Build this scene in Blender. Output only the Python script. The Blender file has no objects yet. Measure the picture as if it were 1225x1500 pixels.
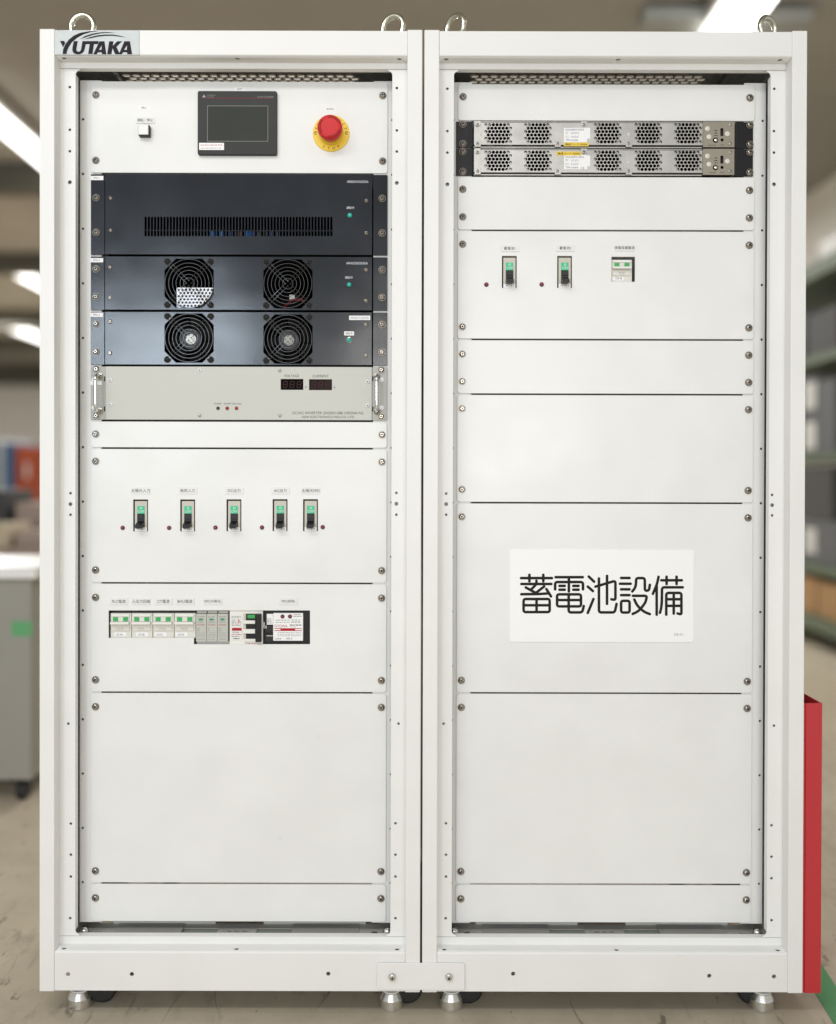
import bpy, bmesh, math, random
from mathutils import Vector, Matrix
from mathutils.geometry import delaunay_2d_cdt
random.seed(7)
R = math.radians
scene = bpy.context.scene
col = scene.collection

# ------------------------------------------------------------------ camera
F = 1352.0                       # focal length in photograph pixels (1500 px tall)
CAM = Vector((0.0, -1.45, 0.857))
ROT = Matrix.Rotation(R(90 - 0.33), 3, 'X') @ Matrix.Rotation(0.0025, 3, 'Z')
_v = ROT.transposed() @ Vector((0, 1, 0))
PPX = 605.0 - F * _v.x / -_v.z
PPY = 700.0 + F * _v.y / -_v.z
cam_data = bpy.data.cameras.new('camera')
cam = bpy.data.objects.new('camera', cam_data); col.objects.link(cam)
cam.matrix_world = Matrix.Translation(CAM) @ ROT.to_4x4()
cam_data.sensor_fit = 'VERTICAL'; cam_data.sensor_height = 36.0; cam_data.sensor_width = 29.4
cam_data.lens = F / 1500.0 * 36.0
cam_data.shift_x = (612.5 - PPX) / 1500.0
cam_data.shift_y = (PPY - 750.0) / 1500.0
cam_data.clip_start = 0.05; cam_data.clip_end = 100
cam_data.dof.use_dof = True
cam_data.dof.focus_distance = 1.485
cam_data.dof.aperture_fstop = 1.05
scene.camera = cam

# ------------------------------------------------------------------ world and lamps
world = bpy.data.worlds.new('World'); scene.world = world; world.use_nodes = True
bg = world.node_tree.nodes['Background']
bg.inputs[0].default_value = (1.0, 0.985, 0.955, 1); bg.inputs[1].default_value = 0.25

def area(name, loc, target, sx, sy, power, colr):
    l = bpy.data.lights.new(name, 'AREA'); l.shape = 'RECTANGLE'; l.size = sx; l.size_y = sy
    l.energy = power; l.color = colr
    o = bpy.data.objects.new(name, l); col.objects.link(o); o.location = loc
    d = Vector(target) - Vector(loc)
    o.rotation_euler = d.to_track_quat('-Z', 'Z').to_euler()
    return o
WARM = (1.0, 0.985, 0.955)
area('window_light', (-2.05, -6.0, 1.72), (-2.0, 0, 1.6), 1.35, 1.0, 36, (0.76, 0.88, 1.0))
area('front_fill_light', (0.6, -6.0, 1.35), (0.5, 0, 0.8), 2.0, 1.25, 44, (1.0, 0.985, 0.96))  # unseen fill, placed and warmed to brighten the lower right panels
area('ceiling_lamp_row', (-1.15, -1.15, 2.58), (-1.1, -1.05, 0), 1.3, 0.30, 2.5, WARM)
area('ceiling_lamp_row_middle', (-1.0, -1.9, 2.58), (-0.9, -1.5, 0), 2.4, 0.30, 14, WARM)
for k, (lx, ly_) in enumerate(((0.2, 3.6), (1.05, 5.0), (-2.9, 5.2), (-4.6, 8.0), (0.4, 8.0))):      # unseen fill lights added to brighten the hall behind
    area('hall_fill_light', (lx, ly_, 2.58), (lx, ly_, 0), 0.30, 1.25, 12 if lx > 1 else (85 if lx < -4 else 32), WARM)

vs = scene.view_settings
vs.view_transform = 'Standard'; vs.look = 'None'; vs.exposure = 0.98; vs.gamma = 1.0
vs.use_curve_mapping = False
scene.cycles.use_denoising = True
scene.cycles.max_bounces = 8
scene.cycles.caustics_reflective = False; scene.cycles.caustics_refractive = False
scene.cycles.sample_clamp_indirect = 4.0

# ------------------------------------------------------------------ measuring helpers (metres)
def at(px, py, y):
    d = ROT @ Vector(((px - PPX) / F, -(py - PPY) / F, -1.0))
    t = (y - CAM.y) / d.y
    p = CAM + d * t
    return p.x, p.z
YP = 0.054                      # front plane of the rack panels
MP = (YP - CAM.y) / F           # metres per photograph pixel on the panel plane
MF = -CAM.y / F                 # the same on the front plane of the racks (y = 0)

# ------------------------------------------------------------------ materials
MATS = {}
def mat(name, c, rough=0.5, metal=0.0, var=0.0, vscale=40.0, bump=0.0, bscale=900.0, emit=0.0, coat=0.0, spec=None, trans=0.0, rvar=0.0, wave=0.0):
    m = bpy.data.materials.new(name); m.use_nodes = True
    nt = m.node_tree; b = nt.nodes['Principled BSDF']
    b.inputs['Base Color'].default_value = (*c, 1); b.inputs['Roughness'].default_value = rough
    b.inputs['Metallic'].default_value = metal
    if spec is not None: b.inputs['Specular IOR Level'].default_value = spec
    if coat: b.inputs['Coat Weight'].default_value = coat; b.inputs['Coat Roughness'].default_value = 0.08
    if trans: b.inputs['Transmission Weight'].default_value = trans
    tc = nt.nodes.new('ShaderNodeTexCoord')
    geo = nt.nodes.new('ShaderNodeNewGeometry')
    n = nt.nodes.new('ShaderNodeTexNoise'); n.inputs['Scale'].default_value = vscale; n.inputs['Detail'].default_value = 5
    nt.links.new(geo.outputs['Position'], n.inputs['Vector'])
    v = max(var, 0.004)
    mr = nt.nodes.new('ShaderNodeMapRange')
    mr.inputs['To Min'].default_value = 1 - v; mr.inputs['To Max'].default_value = 1 + v
    mr.inputs['From Min'].default_value = 0.25; mr.inputs['From Max'].default_value = 0.75
    nt.links.new(n.outputs['Fac'], mr.inputs['Value'])
    mx = nt.nodes.new('ShaderNodeVectorMath'); mx.operation = 'SCALE'
    mx.inputs[0].default_value = c
    nt.links.new(mr.outputs['Result'], mx.inputs['Scale'])
    nt.links.new(mx.outputs['Vector'], b.inputs['Base Color'])
    if rvar:
        mr2 = nt.nodes.new('ShaderNodeMapRange')
        mr2.inputs['To Min'].default_value = max(rough - rvar, 0.02); mr2.inputs['To Max'].default_value = min(rough + rvar, 1)
        nt.links.new(n.outputs['Fac'], mr2.inputs['Value']); nt.links.new(mr2.outputs['Result'], b.inputs['Roughness'])
    if bump:
        n2 = nt.nodes.new('ShaderNodeTexNoise'); n2.inputs['Scale'].default_value = bscale; n2.inputs['Detail'].default_value = 2
        nt.links.new(geo.outputs['Position'], n2.inputs['Vector'])
        bp = nt.nodes.new('ShaderNodeBump'); bp.inputs['Strength'].default_value = bump; bp.inputs['Distance'].default_value = 0.001
        nt.links.new(n2.outputs['Fac'], bp.inputs['Height'])
        if wave:                                # slow waviness of sheet metal
            n3 = nt.nodes.new('ShaderNodeTexNoise'); n3.inputs['Scale'].default_value = 4.5; n3.inputs['Detail'].default_value = 2
            nt.links.new(geo.outputs['Position'], n3.inputs['Vector'])
            b3 = nt.nodes.new('ShaderNodeBump'); b3.inputs['Strength'].default_value = 1.0; b3.inputs['Distance'].default_value = wave
            nt.links.new(n3.outputs['Fac'], b3.inputs['Height']); nt.links.new(b3.outputs['Normal'], bp.inputs['Normal'])
        nt.links.new(bp.outputs['Normal'], b.inputs['Normal'])
    if emit:
        b.inputs['Emission Color'].default_value = (*c, 1); b.inputs['Emission Strength'].default_value = emit
    MATS[name] = m
    return m

mat('white_paint', (0.80, 0.80, 0.785), 0.42, var=0.025, vscale=9, rvar=0.10, wave=0.003, bump=0.02, bscale=1400)
mat('panel_white', (0.79, 0.795, 0.785), 0.34, var=0.028, vscale=11, rvar=0.14, wave=0.006, bump=0.02, bscale=1400)
mat('beige_grey', (0.55, 0.555, 0.51), 0.45, var=0.015, vscale=8, bump=0.02, bscale=1400)
mat('ear_grey', (0.42, 0.43, 0.40), 0.42, var=0.02, vscale=12, bump=0.1)
mat('black_paint', (0.005, 0.008, 0.014), 0.17, var=0.25, vscale=9, bump=0.05, bscale=620, spec=0.55, rvar=0.04, wave=0.003)
mat('black_metal', (0.010, 0.010, 0.012), 0.34, var=0.1, bump=0.03, spec=0.3)
mat('black_plastic', (0.012, 0.012, 0.013), 0.32, var=0.1, bump=0.03, spec=0.3)
mat('bezel_black', (0.022, 0.022, 0.021), 0.40, var=0.08, bump=0.03, spec=0.3)
mat('screen_glass', (0.040, 0.045, 0.038), 0.12, var=0.10, vscale=14, spec=0.45)
mat('screen_border', (0.22, 0.22, 0.20), 0.5)
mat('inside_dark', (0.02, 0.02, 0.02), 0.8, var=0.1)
mat('nickel', (0.42, 0.385, 0.34), 0.20, metal=1.0, var=0.06, vscale=300)
mat('washer', (0.26, 0.235, 0.20), 0.30, metal=0.9, var=0.08, vscale=300)
mat('chrome', (0.82, 0.81, 0.78), 0.10, metal=1.0, var=0.02)
mat('zinc', (0.74, 0.74, 0.62), 0.22, metal=1.0, var=0.10, vscale=60, rvar=0.08)
mat('aluminium', (0.80, 0.80, 0.77), 0.22, metal=1.0, var=0.05, vscale=200, rvar=0.06)
mat('steel', (0.52, 0.51, 0.485), 0.34, metal=0.85, var=0.06, vscale=35, bump=0.05, rvar=0.06)
mat('olive_steel', (0.34, 0.31, 0.25), 0.38, metal=0.8, var=0.05, vscale=40)
mat('bright_steel', (0.70, 0.70, 0.71), 0.4, metal=0.5, var=0.05)
mat('brushed_plate', (0.42, 0.45, 0.45), 0.42, metal=0.35, var=0.08, vscale=60, bump=0.1)
mat('logo_black', (0.010, 0.006, 0.014), 0.4, spec=0.15)
mat('ink', (0.020, 0.020, 0.018), 0.5, spec=0.15)
mat('ink_grey', (0.07, 0.07, 0.07), 0.6, spec=0.15)
mat('ink_pale', (0.30, 0.30, 0.30), 0.6, spec=0.15)
mat('ink_blue', (0.10, 0.13, 0.20), 0.6, spec=0.15)
mat('ink_white', (0.72, 0.74, 0.76), 0.6)
mat('ink_red', (0.42, 0.02, 0.03), 0.5, spec=0.15)
mat('label_clear', (0.78, 0.78, 0.76), 0.25, var=0.01)
mat('label_white', (0.86, 0.86, 0.87), 0.45, var=0.01)
mat('label_edge', (0.52, 0.52, 0.50), 0.4)
mat('sign_white', (0.90, 0.905, 0.91), 0.38, var=0.006, vscale=8)
mat('sign_ink', (0.014, 0.014, 0.012), 0.5, spec=0.15)
mat('stop_red', (0.60, 0.022, 0.028), 0.36, var=0.04, spec=0.3)
mat('stop_red_dark', (0.36, 0.010, 0.012), 0.4, spec=0.3)
mat('stop_yellow', (0.86, 0.60, 0.05), 0.42, var=0.03)
mat('button_white', (0.82, 0.83, 0.83), 0.3)
mat('breaker_beige', (0.56, 0.53, 0.46), 0.45, var=0.02)
mat('module_cream', (0.70, 0.69, 0.63), 0.42, var=0.02)
mat('module_light', (0.80, 0.79, 0.75), 0.38, var=0.02)
mat('module_grey', (0.50, 0.51, 0.46), 0.5, var=0.02)
mat('off_green', (0.012, 0.52, 0.25), 0.35, var=0.03)
mat('window_green', (0.04, 0.38, 0.10), 0.3, var=0.08)
mat('oval_green', (0.05, 0.25, 0.15), 0.4)
mat('lamp_teal', (0.02, 0.42, 0.35), 0.15, var=0.1, vscale=500, coat=0.5)
mat('lamp_red', (0.22, 0.02, 0.025), 0.2, var=0.2, vscale=900, coat=0.4)
mat('led_red', (0.50, 0.02, 0.02), 0.2, coat=0.4)
mat('led_green', (0.01, 0.09, 0.04), 0.2, coat=0.4)
mat('display_dark', (0.006, 0.003, 0.003), 0.10, spec=0.05)
mat('display_segment', (0.050, 0.026, 0.025), 0.4, spec=0.1)
mat('tape_yellow', (0.80, 0.56, 0.06), 0.4, var=0.03)
mat('paper_grey', (0.50, 0.50, 0.48), 0.7, var=0.03)
mat('wall_light', (0.86, 0.83, 0.77), 0.8, var=0.05, vscale=1.5)
mat('display_sheen', (0.022, 0.009, 0.009), 0.14, spec=0.12)  # reddish unlit display, its reflection put into the lighter colour
mat('wire_blue', (0.02, 0.16, 0.50), 0.4)
mat('wire_navy', (0.02, 0.04, 0.22), 0.4)
mat('wire_red', (0.12, 0.008, 0.008), 0.4)
mat('wire_metal', (0.085, 0.083, 0.08), 0.26, metal=0.8)
mat('pocket_red', (0.50, 0.026, 0.034), 0.42, var=0.10, vscale=700, bump=0.45, bscale=800)
mat('rubber', (0.012, 0.012, 0.012), 0.6, bump=0.1)
mat('inner_grey', (0.50, 0.50, 0.48), 0.5, var=0.04, vscale=20)
mat('tray_grey', (0.62, 0.61, 0.57), 0.5, var=0.05, vscale=30)
mat('tray_dark', (0.42, 0.46, 0.43), 0.5, var=0.05)
mat('mesh_steel', (0.74, 0.71, 0.65), 0.42, metal=0.3, var=0.04)
# background
mat('wall_paint', (0.80, 0.77, 0.72), 0.8, var=0.06, vscale=1.2)
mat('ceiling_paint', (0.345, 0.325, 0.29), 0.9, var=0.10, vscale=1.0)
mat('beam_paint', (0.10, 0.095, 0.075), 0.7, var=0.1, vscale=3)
mat('tube_light', (1.0, 0.985, 0.95), 0.5, emit=2.2)
mat('lamp_body', (0.70, 0.70, 0.68), 0.5)
mat('duct_grey', (0.34, 0.35, 0.33), 0.5)
mat('trolley_grey', (0.30, 0.29, 0.255), 0.5, var=0.03, vscale=5)
mat('trolley_top', (0.80, 0.80, 0.79), 0.4)
mat('tape_green', (0.11, 0.36, 0.15), 0.5, var=0.04, vscale=30)
mat('locker_orange', (0.42, 0.07, 0.02), 0.5, var=0.08, vscale=4)
mat('locker_blue', (0.05, 0.13, 0.26), 0.5, var=0.05)
mat('carton_beige', (0.55, 0.47, 0.34), 0.7, var=0.05)
mat('carton_pink', (0.40, 0.31, 0.26), 0.7, var=0.05)
mat('shelf_green', (0.10, 0.13, 0.085), 0.5, var=0.06, vscale=6)
mat('file_grey', (0.10, 0.105, 0.11), 0.6, var=0.05)
mat('file_dark', (0.05, 0.05, 0.05), 0.6, var=0.1)
mat('cardboard', (0.34, 0.20, 0.09), 0.8, var=0.08, vscale=12)

def floor_material():
    m = bpy.data.materials.new('floor_epoxy'); m.use_nodes = True
    nt = m.node_tree; b = nt.nodes['Principled BSDF']; L = nt.links.new
    geo = nt.nodes.new('ShaderNodeNewGeometry')
    def noise(scale, detail=4, dist=0.0, rough=0.55, stretch=None, rot=0.0):
        n = nt.nodes.new('ShaderNodeTexNoise'); n.inputs['Scale'].default_value = scale
        n.inputs['Detail'].default_value = detail; n.inputs['Distortion'].default_value = dist
        n.inputs['Roughness'].default_value = rough
        mp = nt.nodes.new('ShaderNodeMapping'); mp.inputs['Scale'].default_value = stretch or (1, 1, 1)
        mp.inputs['Rotation'].default_value = (0, 0, rot)
        L(geo.outputs['Position'], mp.inputs['Vector']); L(mp.outputs['Vector'], n.inputs['Vector'])
        return n.outputs['Fac']
    def mrange(x, a, c, lo=0.0, hi=1.0):
        r = nt.nodes.new('ShaderNodeMapRange'); r.inputs['From Min'].default_value = a; r.inputs['From Max'].default_value = c
        r.inputs['To Min'].default_value = lo; r.inputs['To Max'].default_value = hi; L(x, r.inputs['Value']); return r.outputs['Result']
    def math_(op, a, c):
        n = nt.nodes.new('ShaderNodeMath'); n.operation = op
        for i, q in enumerate((a, c)):
            if isinstance(q, (int, float)): n.inputs[i].default_value = q
            else: L(q, n.inputs[i])
        return n.outputs[0]
    def mix(f, a, c):
        n = nt.nodes.new('ShaderNodeMix'); n.data_type = 'RGBA'
        if isinstance(f, (int, float)): n.inputs[0].default_value = f
        else: L(f, n.inputs[0])
        for i, q in ((6, a), (7, c)):
            if isinstance(q, tuple): n.inputs[i].default_value = (*q, 1)
            else: L(q, n.inputs[i])
        return n.outputs[2]
    big = mrange(noise(1.6, 5), 0.3, 0.7)
    base = mix(big, (0.55, 0.475, 0.36), (0.66, 0.585, 0.455))
    mid = mrange(noise(14, 6, 0.5), 0.45, 0.75)
    base = mix(math_('MULTIPLY', mid, 0.45), base, (0.40, 0.345, 0.255))
    # scuffs: smeared dark marks in scattered places, and a few hair scratches
    for sc, rot, a, seed, st in ((9.0, 0.7, 0.62, 1.7, (1, 0.28, 1)), (15.0, -0.5, 0.63, 3.1, (1, 0.22, 1)), (26.0, 1.2, 0.62, 2.3, (1, 0.25, 1))):
        smear = mrange(noise(sc, 6, 0.25, 0.68, st, rot), a - 0.03, a + 0.10)
        msk = mrange(noise(seed, 3), 0.42, 0.60)
        base = mix(math_('MULTIPLY', math_('MULTIPLY', smear, msk), 0.75), base, (0.13, 0.115, 0.085))
    for sc, w, rot, seed in ((2.6, 0.0016, 0.4, 2.4), (3.7, 0.0018, -1.1, 3.3)):
        line = math_('ABSOLUTE', math_('SUBTRACT', noise(sc, 1, 0.0, 0.4, (1, 0.35, 1), rot), 0.5), 0.0)
        msk = mrange(noise(seed * 2, 3), 0.50, 0.60)
        f = math_('MULTIPLY', mrange(line, w, 0.0), msk)
        base = mix(math_('MULTIPLY', f, 0.6), base, (0.10, 0.085, 0.06))
    blot = mrange(noise(34, 4, 0.3, 0.6, (1, 0.45, 1), 0.5), 0.63, 0.70)
    base = mix(math_('MULTIPLY', blot, 0.6), base, (0.10, 0.085, 0.06))
    L(base, b.inputs['Base Color'])
    L(mrange(noise(8, 4), 0.3, 0.7, 0.32, 0.55), b.inputs['Roughness'])
    bp = nt.nodes.new('ShaderNodeBump'); bp.inputs['Strength'].default_value = 0.15; bp.inputs['Distance'].default_value = 0.002
    L(noise(60, 4), bp.inputs['Height']); L(bp.outputs['Normal'], b.inputs['Normal'])
    MATS['floor_epoxy'] = m
floor_material()

# ------------------------------------------------------------------ geometry helpers
def basis(axis):
    if axis == 'F': return Vector((1, 0, 0)), Vector((0, 0, 1)), Vector((0, -1, 0))   # towards the viewer
    if axis == 'Z': return Vector((1, 0, 0)), Vector((0, 1, 0)), Vector((0, 0, 1))
    if axis == 'X': return Vector((0, 1, 0)), Vector((0, 0, 1)), Vector((1, 0, 0))

_text_cache = {}
def text_mesh(s):
    if s in _text_cache: return _text_cache[s]
    c = bpy.data.curves.new('t', 'FONT'); c.body = s; c.size = 1.0; c.resolution_u = 3
    c.align_x = 'LEFT'; c.fill_mode = 'FRONT'
    o = bpy.data.objects.new('t', c)
    me = bpy.data.meshes.new_from_object(o)
    vv = [(v.co.x, v.co.y) for v in me.vertices]; ff = [tuple(p.vertices) for p in me.polygons]
    bpy.data.objects.remove(o); bpy.data.curves.remove(c); bpy.data.meshes.remove(me)
    if vv:
        x0 = min(v[0] for v in vv); x1 = max(v[0] for v in vv); y0 = min(v[1] for v in vv); y1 = max(v[1] for v in vv)
    else: x0 = x1 = y0 = y1 = 0
    _text_cache[s] = (vv, ff, x0, x1, y0, y1)
    return _text_cache[s]

class Geo:
    def __init__(self): self.v = []; self.f = []; self.ang = 40
    def add(self, vs_, fs_):
        n = len(self.v); self.v += [tuple(q) for q in vs_]; self.f += [tuple(i + n for i in q) for q in fs_]; return self
    def box(self, x0, x1, y0, y1, z0, z1, bev=0.0, seg=2):
        if bev <= 0:
            vv = [(x, y, z) for x in (x0, x1) for y in (y0, y1) for z in (z0, z1)]
            return self.add(vv, [(0, 1, 3, 2), (4, 6, 7, 5), (0, 4, 5, 1), (2, 3, 7, 6), (0, 2, 6, 4), (1, 5, 7, 3)])
        self.ang = 18
        bm = bmesh.new(); bmesh.ops.create_cube(bm, size=1)
        for v in bm.verts:
            v.co = Vector(((x0 + x1) / 2 + v.co.x * (x1 - x0), (y0 + y1) / 2 + v.co.y * (y1 - y0), (z0 + z1) / 2 + v.co.z * (z1 - z0)))
        bmesh.ops.bevel(bm, geom=bm.edges[:], offset=bev, segments=seg, profile=0.5, affect='EDGES')
        return self.bm(bm)
    def bm(self, bm):
        bm.verts.index_update()
        self.add([v.co[:] for v in bm.verts], [[v.index for v in f.verts] for f in bm.faces]); bm.free(); return self
    def lathe(self, prof, c, axis='F', seg=24):
        """prof: (radius, height) from one end to the other; ends with radius 0 close"""
        a, b_, h_ = basis(axis); c = Vector(c); vv = []; ff = []; rings = []
        for r, h in prof:
            if r <= 1e-9:
                rings.append([len(vv)]); vv.append(c + h_ * h)
            else:
                rg = []
                for i in range(seg):
                    t = 2 * math.pi * i / seg
                    rg.append(len(vv)); vv.append(c + a * (r * math.cos(t)) + b_ * (r * math.sin(t)) + h_ * h)
                rings.append(rg)
        for A, B in zip(rings, rings[1:]):
            for i in range(seg):
                j = (i + 1) % seg
                if len(A) == 1 and len(B) == 1: break
                if len(A) == 1: ff.append((A[0], B[i], B[j]))
                elif len(B) == 1: ff.append((A[i], A[j], B[0]))
                else: ff.append((A[i], A[j], B[j], B[i]))
        return self.add(vv, ff)
    def cyl(self, c, r, h, axis='F', seg=20, bev=0.0):
        p = [(0, 0), (r, 0), (r, h - bev), (r - bev, h), (0, h)] if bev else [(0, 0), (r, 0), (r, h), (0, h)]
        return self.lathe(p, c, axis, seg)
    def tube(self, pts, r, seg=8, closed=False, flat=None, cap=True):
        """tube along a polyline; flat = half-thickness in y for planar ribbons"""
        pts = [Vector(p) for p in pts]; n = len(pts); vv = []; ff = []; rings = []
        ref = None
        for i, p in enumerate(pts):
            if closed: t = (pts[(i + 1) % n] - pts[i - 1])
            else: t = pts[min(i + 1, n - 1)] - pts[max(i - 1, 0)]
            t.normalize()
            if flat is not None: u = Vector((0, 1, 0))
            else:
                if ref is None: ref = Vector((0, 0, 1)) if abs(t.z) < 0.9 else Vector((1, 0, 0))
                u = ref - t * ref.dot(t); u.normalize(); ref = u
            w = t.cross(u)
            ru = flat if flat is not None else r
            rg = []
            for k in range(seg):
                a = 2 * math.pi * k / seg
                rg.append(len(vv)); vv.append(p + w * (r * math.cos(a)) + u * (ru * math.sin(a)))
            rings.append((rg, p, t, w, u, ru))
        m = n if closed else n - 1
        for i in range(m):
            A = rings[i][0]; B = rings[(i + 1) % n][0]
            for k in range(seg):
                l = (k + 1) % seg; ff.append((A[k], A[l], B[l], B[k]))
        if not closed and cap:
            for (rg, p, t, w, u, ru), s in ((rings[0], -1), (rings[-1], 1)):
                prev = rg
                for q in (0.5, 0.85):
                    rr = math.sqrt(1 - q * q); ng = []
                    for k in range(seg):
                        a = 2 * math.pi * k / seg
                        ng.append(len(vv)); vv.append(p + t * (s * q * r) + w * (r * rr * math.cos(a)) + u * (ru * rr * math.sin(a)))
                    for k in range(seg):
                        l = (k + 1) % seg; ff.append((prev[k], prev[l], ng[l], ng[k]))
                    prev = ng
                ff.append(tuple(prev))
        return self.add(vv, ff)
    def plate(self, outline, holes=(), d0=0.0, d1=0.001, bev=0.0, plane='F'):
        """flat sheet with real holes; outline in (x, z) for plane F (d = y), (x, y) for plane Z (d = z)"""
        self.ang = 18
        loops = [list(outline)] + [list(h) for h in holes]
        def area_(l): return sum(a[0] * b_[1] - b_[0] * a[1] for a, b_ in zip(l, l[1:] + l[:1])) / 2
        loops = [l if area_(l) > 0 else l[::-1] for l in loops]
        def inset(l, d):                        # move a counter-clockwise loop inwards by d
            out = []; n = len(l)
            for i in range(n):
                p0, p1, p2 = Vector(l[i - 1]), Vector(l[i]), Vector(l[(i + 1) % n])
                e1 = (p1 - p0); e2 = (p2 - p1)
                if e1.length < 1e-9 or e2.length < 1e-9: out.append(tuple(p1)); continue
                e1.normalize(); e2.normalize()
                n1 = Vector((-e1.y, e1.x)); n2 = Vector((-e2.y, e2.x)); m = n1 + n2
                if m.length < 1e-6: out.append(tuple(p1 + n1 * d)); continue
                m.normalize(); out.append(tuple(p1 + m * (d / max(m.dot(n1), 0.3))))
            return out
        front = [inset(l, bev if k == 0 else -bev) for k, l in enumerate(loops)] if bev else loops
        def P(a, d): return (a[0], d, a[1]) if plane == 'F' else (a[0], a[1], d)
        dfront, dback = (d0, d1) if plane == 'F' else (d1, d0)
        sgn = 1 if dback > dfront else -1
        for ls, dd in ((front, dfront), (loops, dback)):
            co = [Vector(q) for l in ls for q in l]; fs = []; k = 0
            for l in ls: fs.append(list(range(k, k + len(l)))); k += len(l)
            vo, _, fo, _, _, of = delaunay_2d_cdt(co, [], fs, 1, 1e-8)
            keep = [f_ for f_, o_ in zip(fo, of) if len(o_) == 1 and o_[0] == 0]
            self.add([P(q, dd) for q in vo], keep)
        for la, lb in zip(front, loops):
            n = len(la); rings = [[P(q, dfront) for q in la]]
            if bev: rings.append([P(q, dfront + sgn * bev) for q in lb])
            rings.append([P(q, dback) for q in lb])
            vv = [q for r_ in rings for q in r_]
            ff = [(r_ * n + i, r_ * n + (i + 1) % n, (r_ + 1) * n + (i + 1) % n, (r_ + 1) * n + i) for r_ in range(len(rings) - 1) for i in range(n)]
            self.add(vv, ff)
        return self
    def poly(self, pts, y0, y1, cx=0, cz=0, k=1.0):
        return self.plate([(cx + p[0] * k, cz + p[1] * k) for p in pts], (), y0, y1)
    def text(self, s, x, z, y, h=None, w=None, rot=0.0, slant=0.0):
        """flat lettering centred on (x, z), standing 0.15 mm proud of plane y"""
        vv, ff, x0, x1, y0, y1 = text_mesh(s)
        if not vv: return self
        k = h / (y1 - y0) if h else w / (x1 - x0)
        kx = w / (x1 - x0) if w else k
        ca, sa = math.cos(rot), math.sin(rot); out = []
        for a, b_ in vv:
            p = (a - (x0 + x1) / 2) * kx; q = (b_ - (y0 + y1) / 2) * k
            p += q * slant
            out.append((x + p * ca - q * sa, y - 0.00015, z + p * sa + q * ca))
        return self.add(out, ff)

def rect(cx, cz, w, h): return [(cx - w / 2, cz - h / 2), (cx + w / 2, cz - h / 2), (cx + w / 2, cz + h / 2), (cx - w / 2, cz + h / 2)]
def rrect(cx, cz, w, h, r, n=4):
    out = []
    for sx, sz, a0 in ((1, -1, -90), (1, 1, 0), (-1, 1, 90), (-1, -1, 180)):
        for i in range(n + 1):
            a = R(a0 + 90 * i / n)
            out.append((cx + sx * (w / 2 - r) + r * math.cos(a), cz + sz * (h / 2 - r) + r * math.sin(a)))
    return out
def circ(cx, cz, r, n=14): return [(cx + r * math.cos(2 * math.pi * i / n), cz + r * math.sin(2 * math.pi * i / n)) for i in range(n)]
def stad(cx, cz, w, h, n=4):    # upright slot with round ends
    return rrect(cx, cz, w, h, w / 2 * 0.999, n) if h > w else rrect(cx, cz, w, h, h / 2 * 0.999, n)
def soften(pts, r, n=4):        # round the inner corners of a polyline
    pts = [Vector(p) for p in pts]; out = [pts[0]]
    for a, b_, c in zip(pts, pts[1:], pts[2:]):
        d1 = (a - b_); d2 = (c - b_); rr = min(r, d1.length * 0.49, d2.length * 0.49)
        p0 = b_ + d1.normalized() * rr; p1 = b_ + d2.normalized() * rr
        for i in range(n + 1):
            t = i / n; out.append(p0 * (1 - t) ** 2 + b_ * 2 * t * (1 - t) + p1 * t * t)
    out.append(pts[-1]); return out

# ------------------------------------------------------------------ object helpers
def mesh_of(name, geo, m, origin=(0, 0, 0), smooth=True):
    me = bpy.data.meshes.new(name)
    ox, oy, oz = origin
    me.from_pydata([(a - ox, b_ - oy, c - oz) for a, b_, c in geo.v], [], geo.f)
    bm = bmesh.new(); bm.from_mesh(me); bmesh.ops.remove_doubles(bm, verts=bm.verts[:], dist=1e-6); bmesh.ops.recalc_face_normals(bm, faces=bm.faces[:]); bm.to_mesh(me); bm.free()
    for q in (m if isinstance(m, (list, tuple)) else [m]): me.materials.append(MATS[q])
    if smooth:
        for p in me.polygons: p.use_smooth = True
        me.set_sharp_from_angle(angle=R(geo.ang))
    me.update()
    return me
def wloc(o):
    p = Vector((0, 0, 0))
    while o is not None: p += o.location; o = o.parent
    return p
def put(name, me, pos, parent=None, label=None):
    o = bpy.data.objects.new(name, me); col.objects.link(o)
    if parent is not None: o.parent = parent; o.location = Vector(pos) - wloc(parent)
    else: o.location = pos
    if label: o['label'] = label
    return o
def part(name, geo, m, parent=None, label=None, kind=None):
    xs = [v[0] for v in geo.v]; ys = [v[1] for v in geo.v]; zs = [v[2] for v in geo.v]
    c = ((min(xs) + max(xs)) / 2, (min(ys) + max(ys)) / 2, (min(zs) + max(zs)) / 2)
    o = put(name, mesh_of(name, geo, m, c), c, parent, label)
    if kind: o['kind'] = kind
    return o
def thing(name, loc, label, cat, group=None):
    o = bpy.data.objects.new(name, None); col.objects.link(o); o.location = loc; o.empty_display_size = 0.05
    return tag(o, label, cat, group)
def tag(o, label, cat, group=None):
    o['label'] = label; o['category'] = cat
    if group: o['group'] = group
    return o
def struct(name, geo, m, parent=None):
    o = part(name, geo, m, parent)
    if parent is None: o['kind'] = 'structure'
    return o

# ================================================================== the room
struct('floor', Geo().box(-9, 3.1, -5, 14.2, -0.05, 0.0), 'floor_epoxy')
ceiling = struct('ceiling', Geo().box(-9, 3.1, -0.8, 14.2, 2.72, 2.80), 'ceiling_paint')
struct('wall_back', Geo().box(-9, 3.1, 14.0, 14.2, 0.004, 2.716), 'wall_paint')
struct('wall_right', Geo().box(2.58, 2.75, 1.2, 13.99, 0.004, 2.716), 'wall_light')
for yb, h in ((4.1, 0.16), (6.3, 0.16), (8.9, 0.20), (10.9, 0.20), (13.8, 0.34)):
    part('ceiling_beam', Geo().box(-8.9, 0.9, yb - 0.07, yb + 0.07, 2.716 - h, 2.716, 0.006), 'beam_paint', ceiling)

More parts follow.
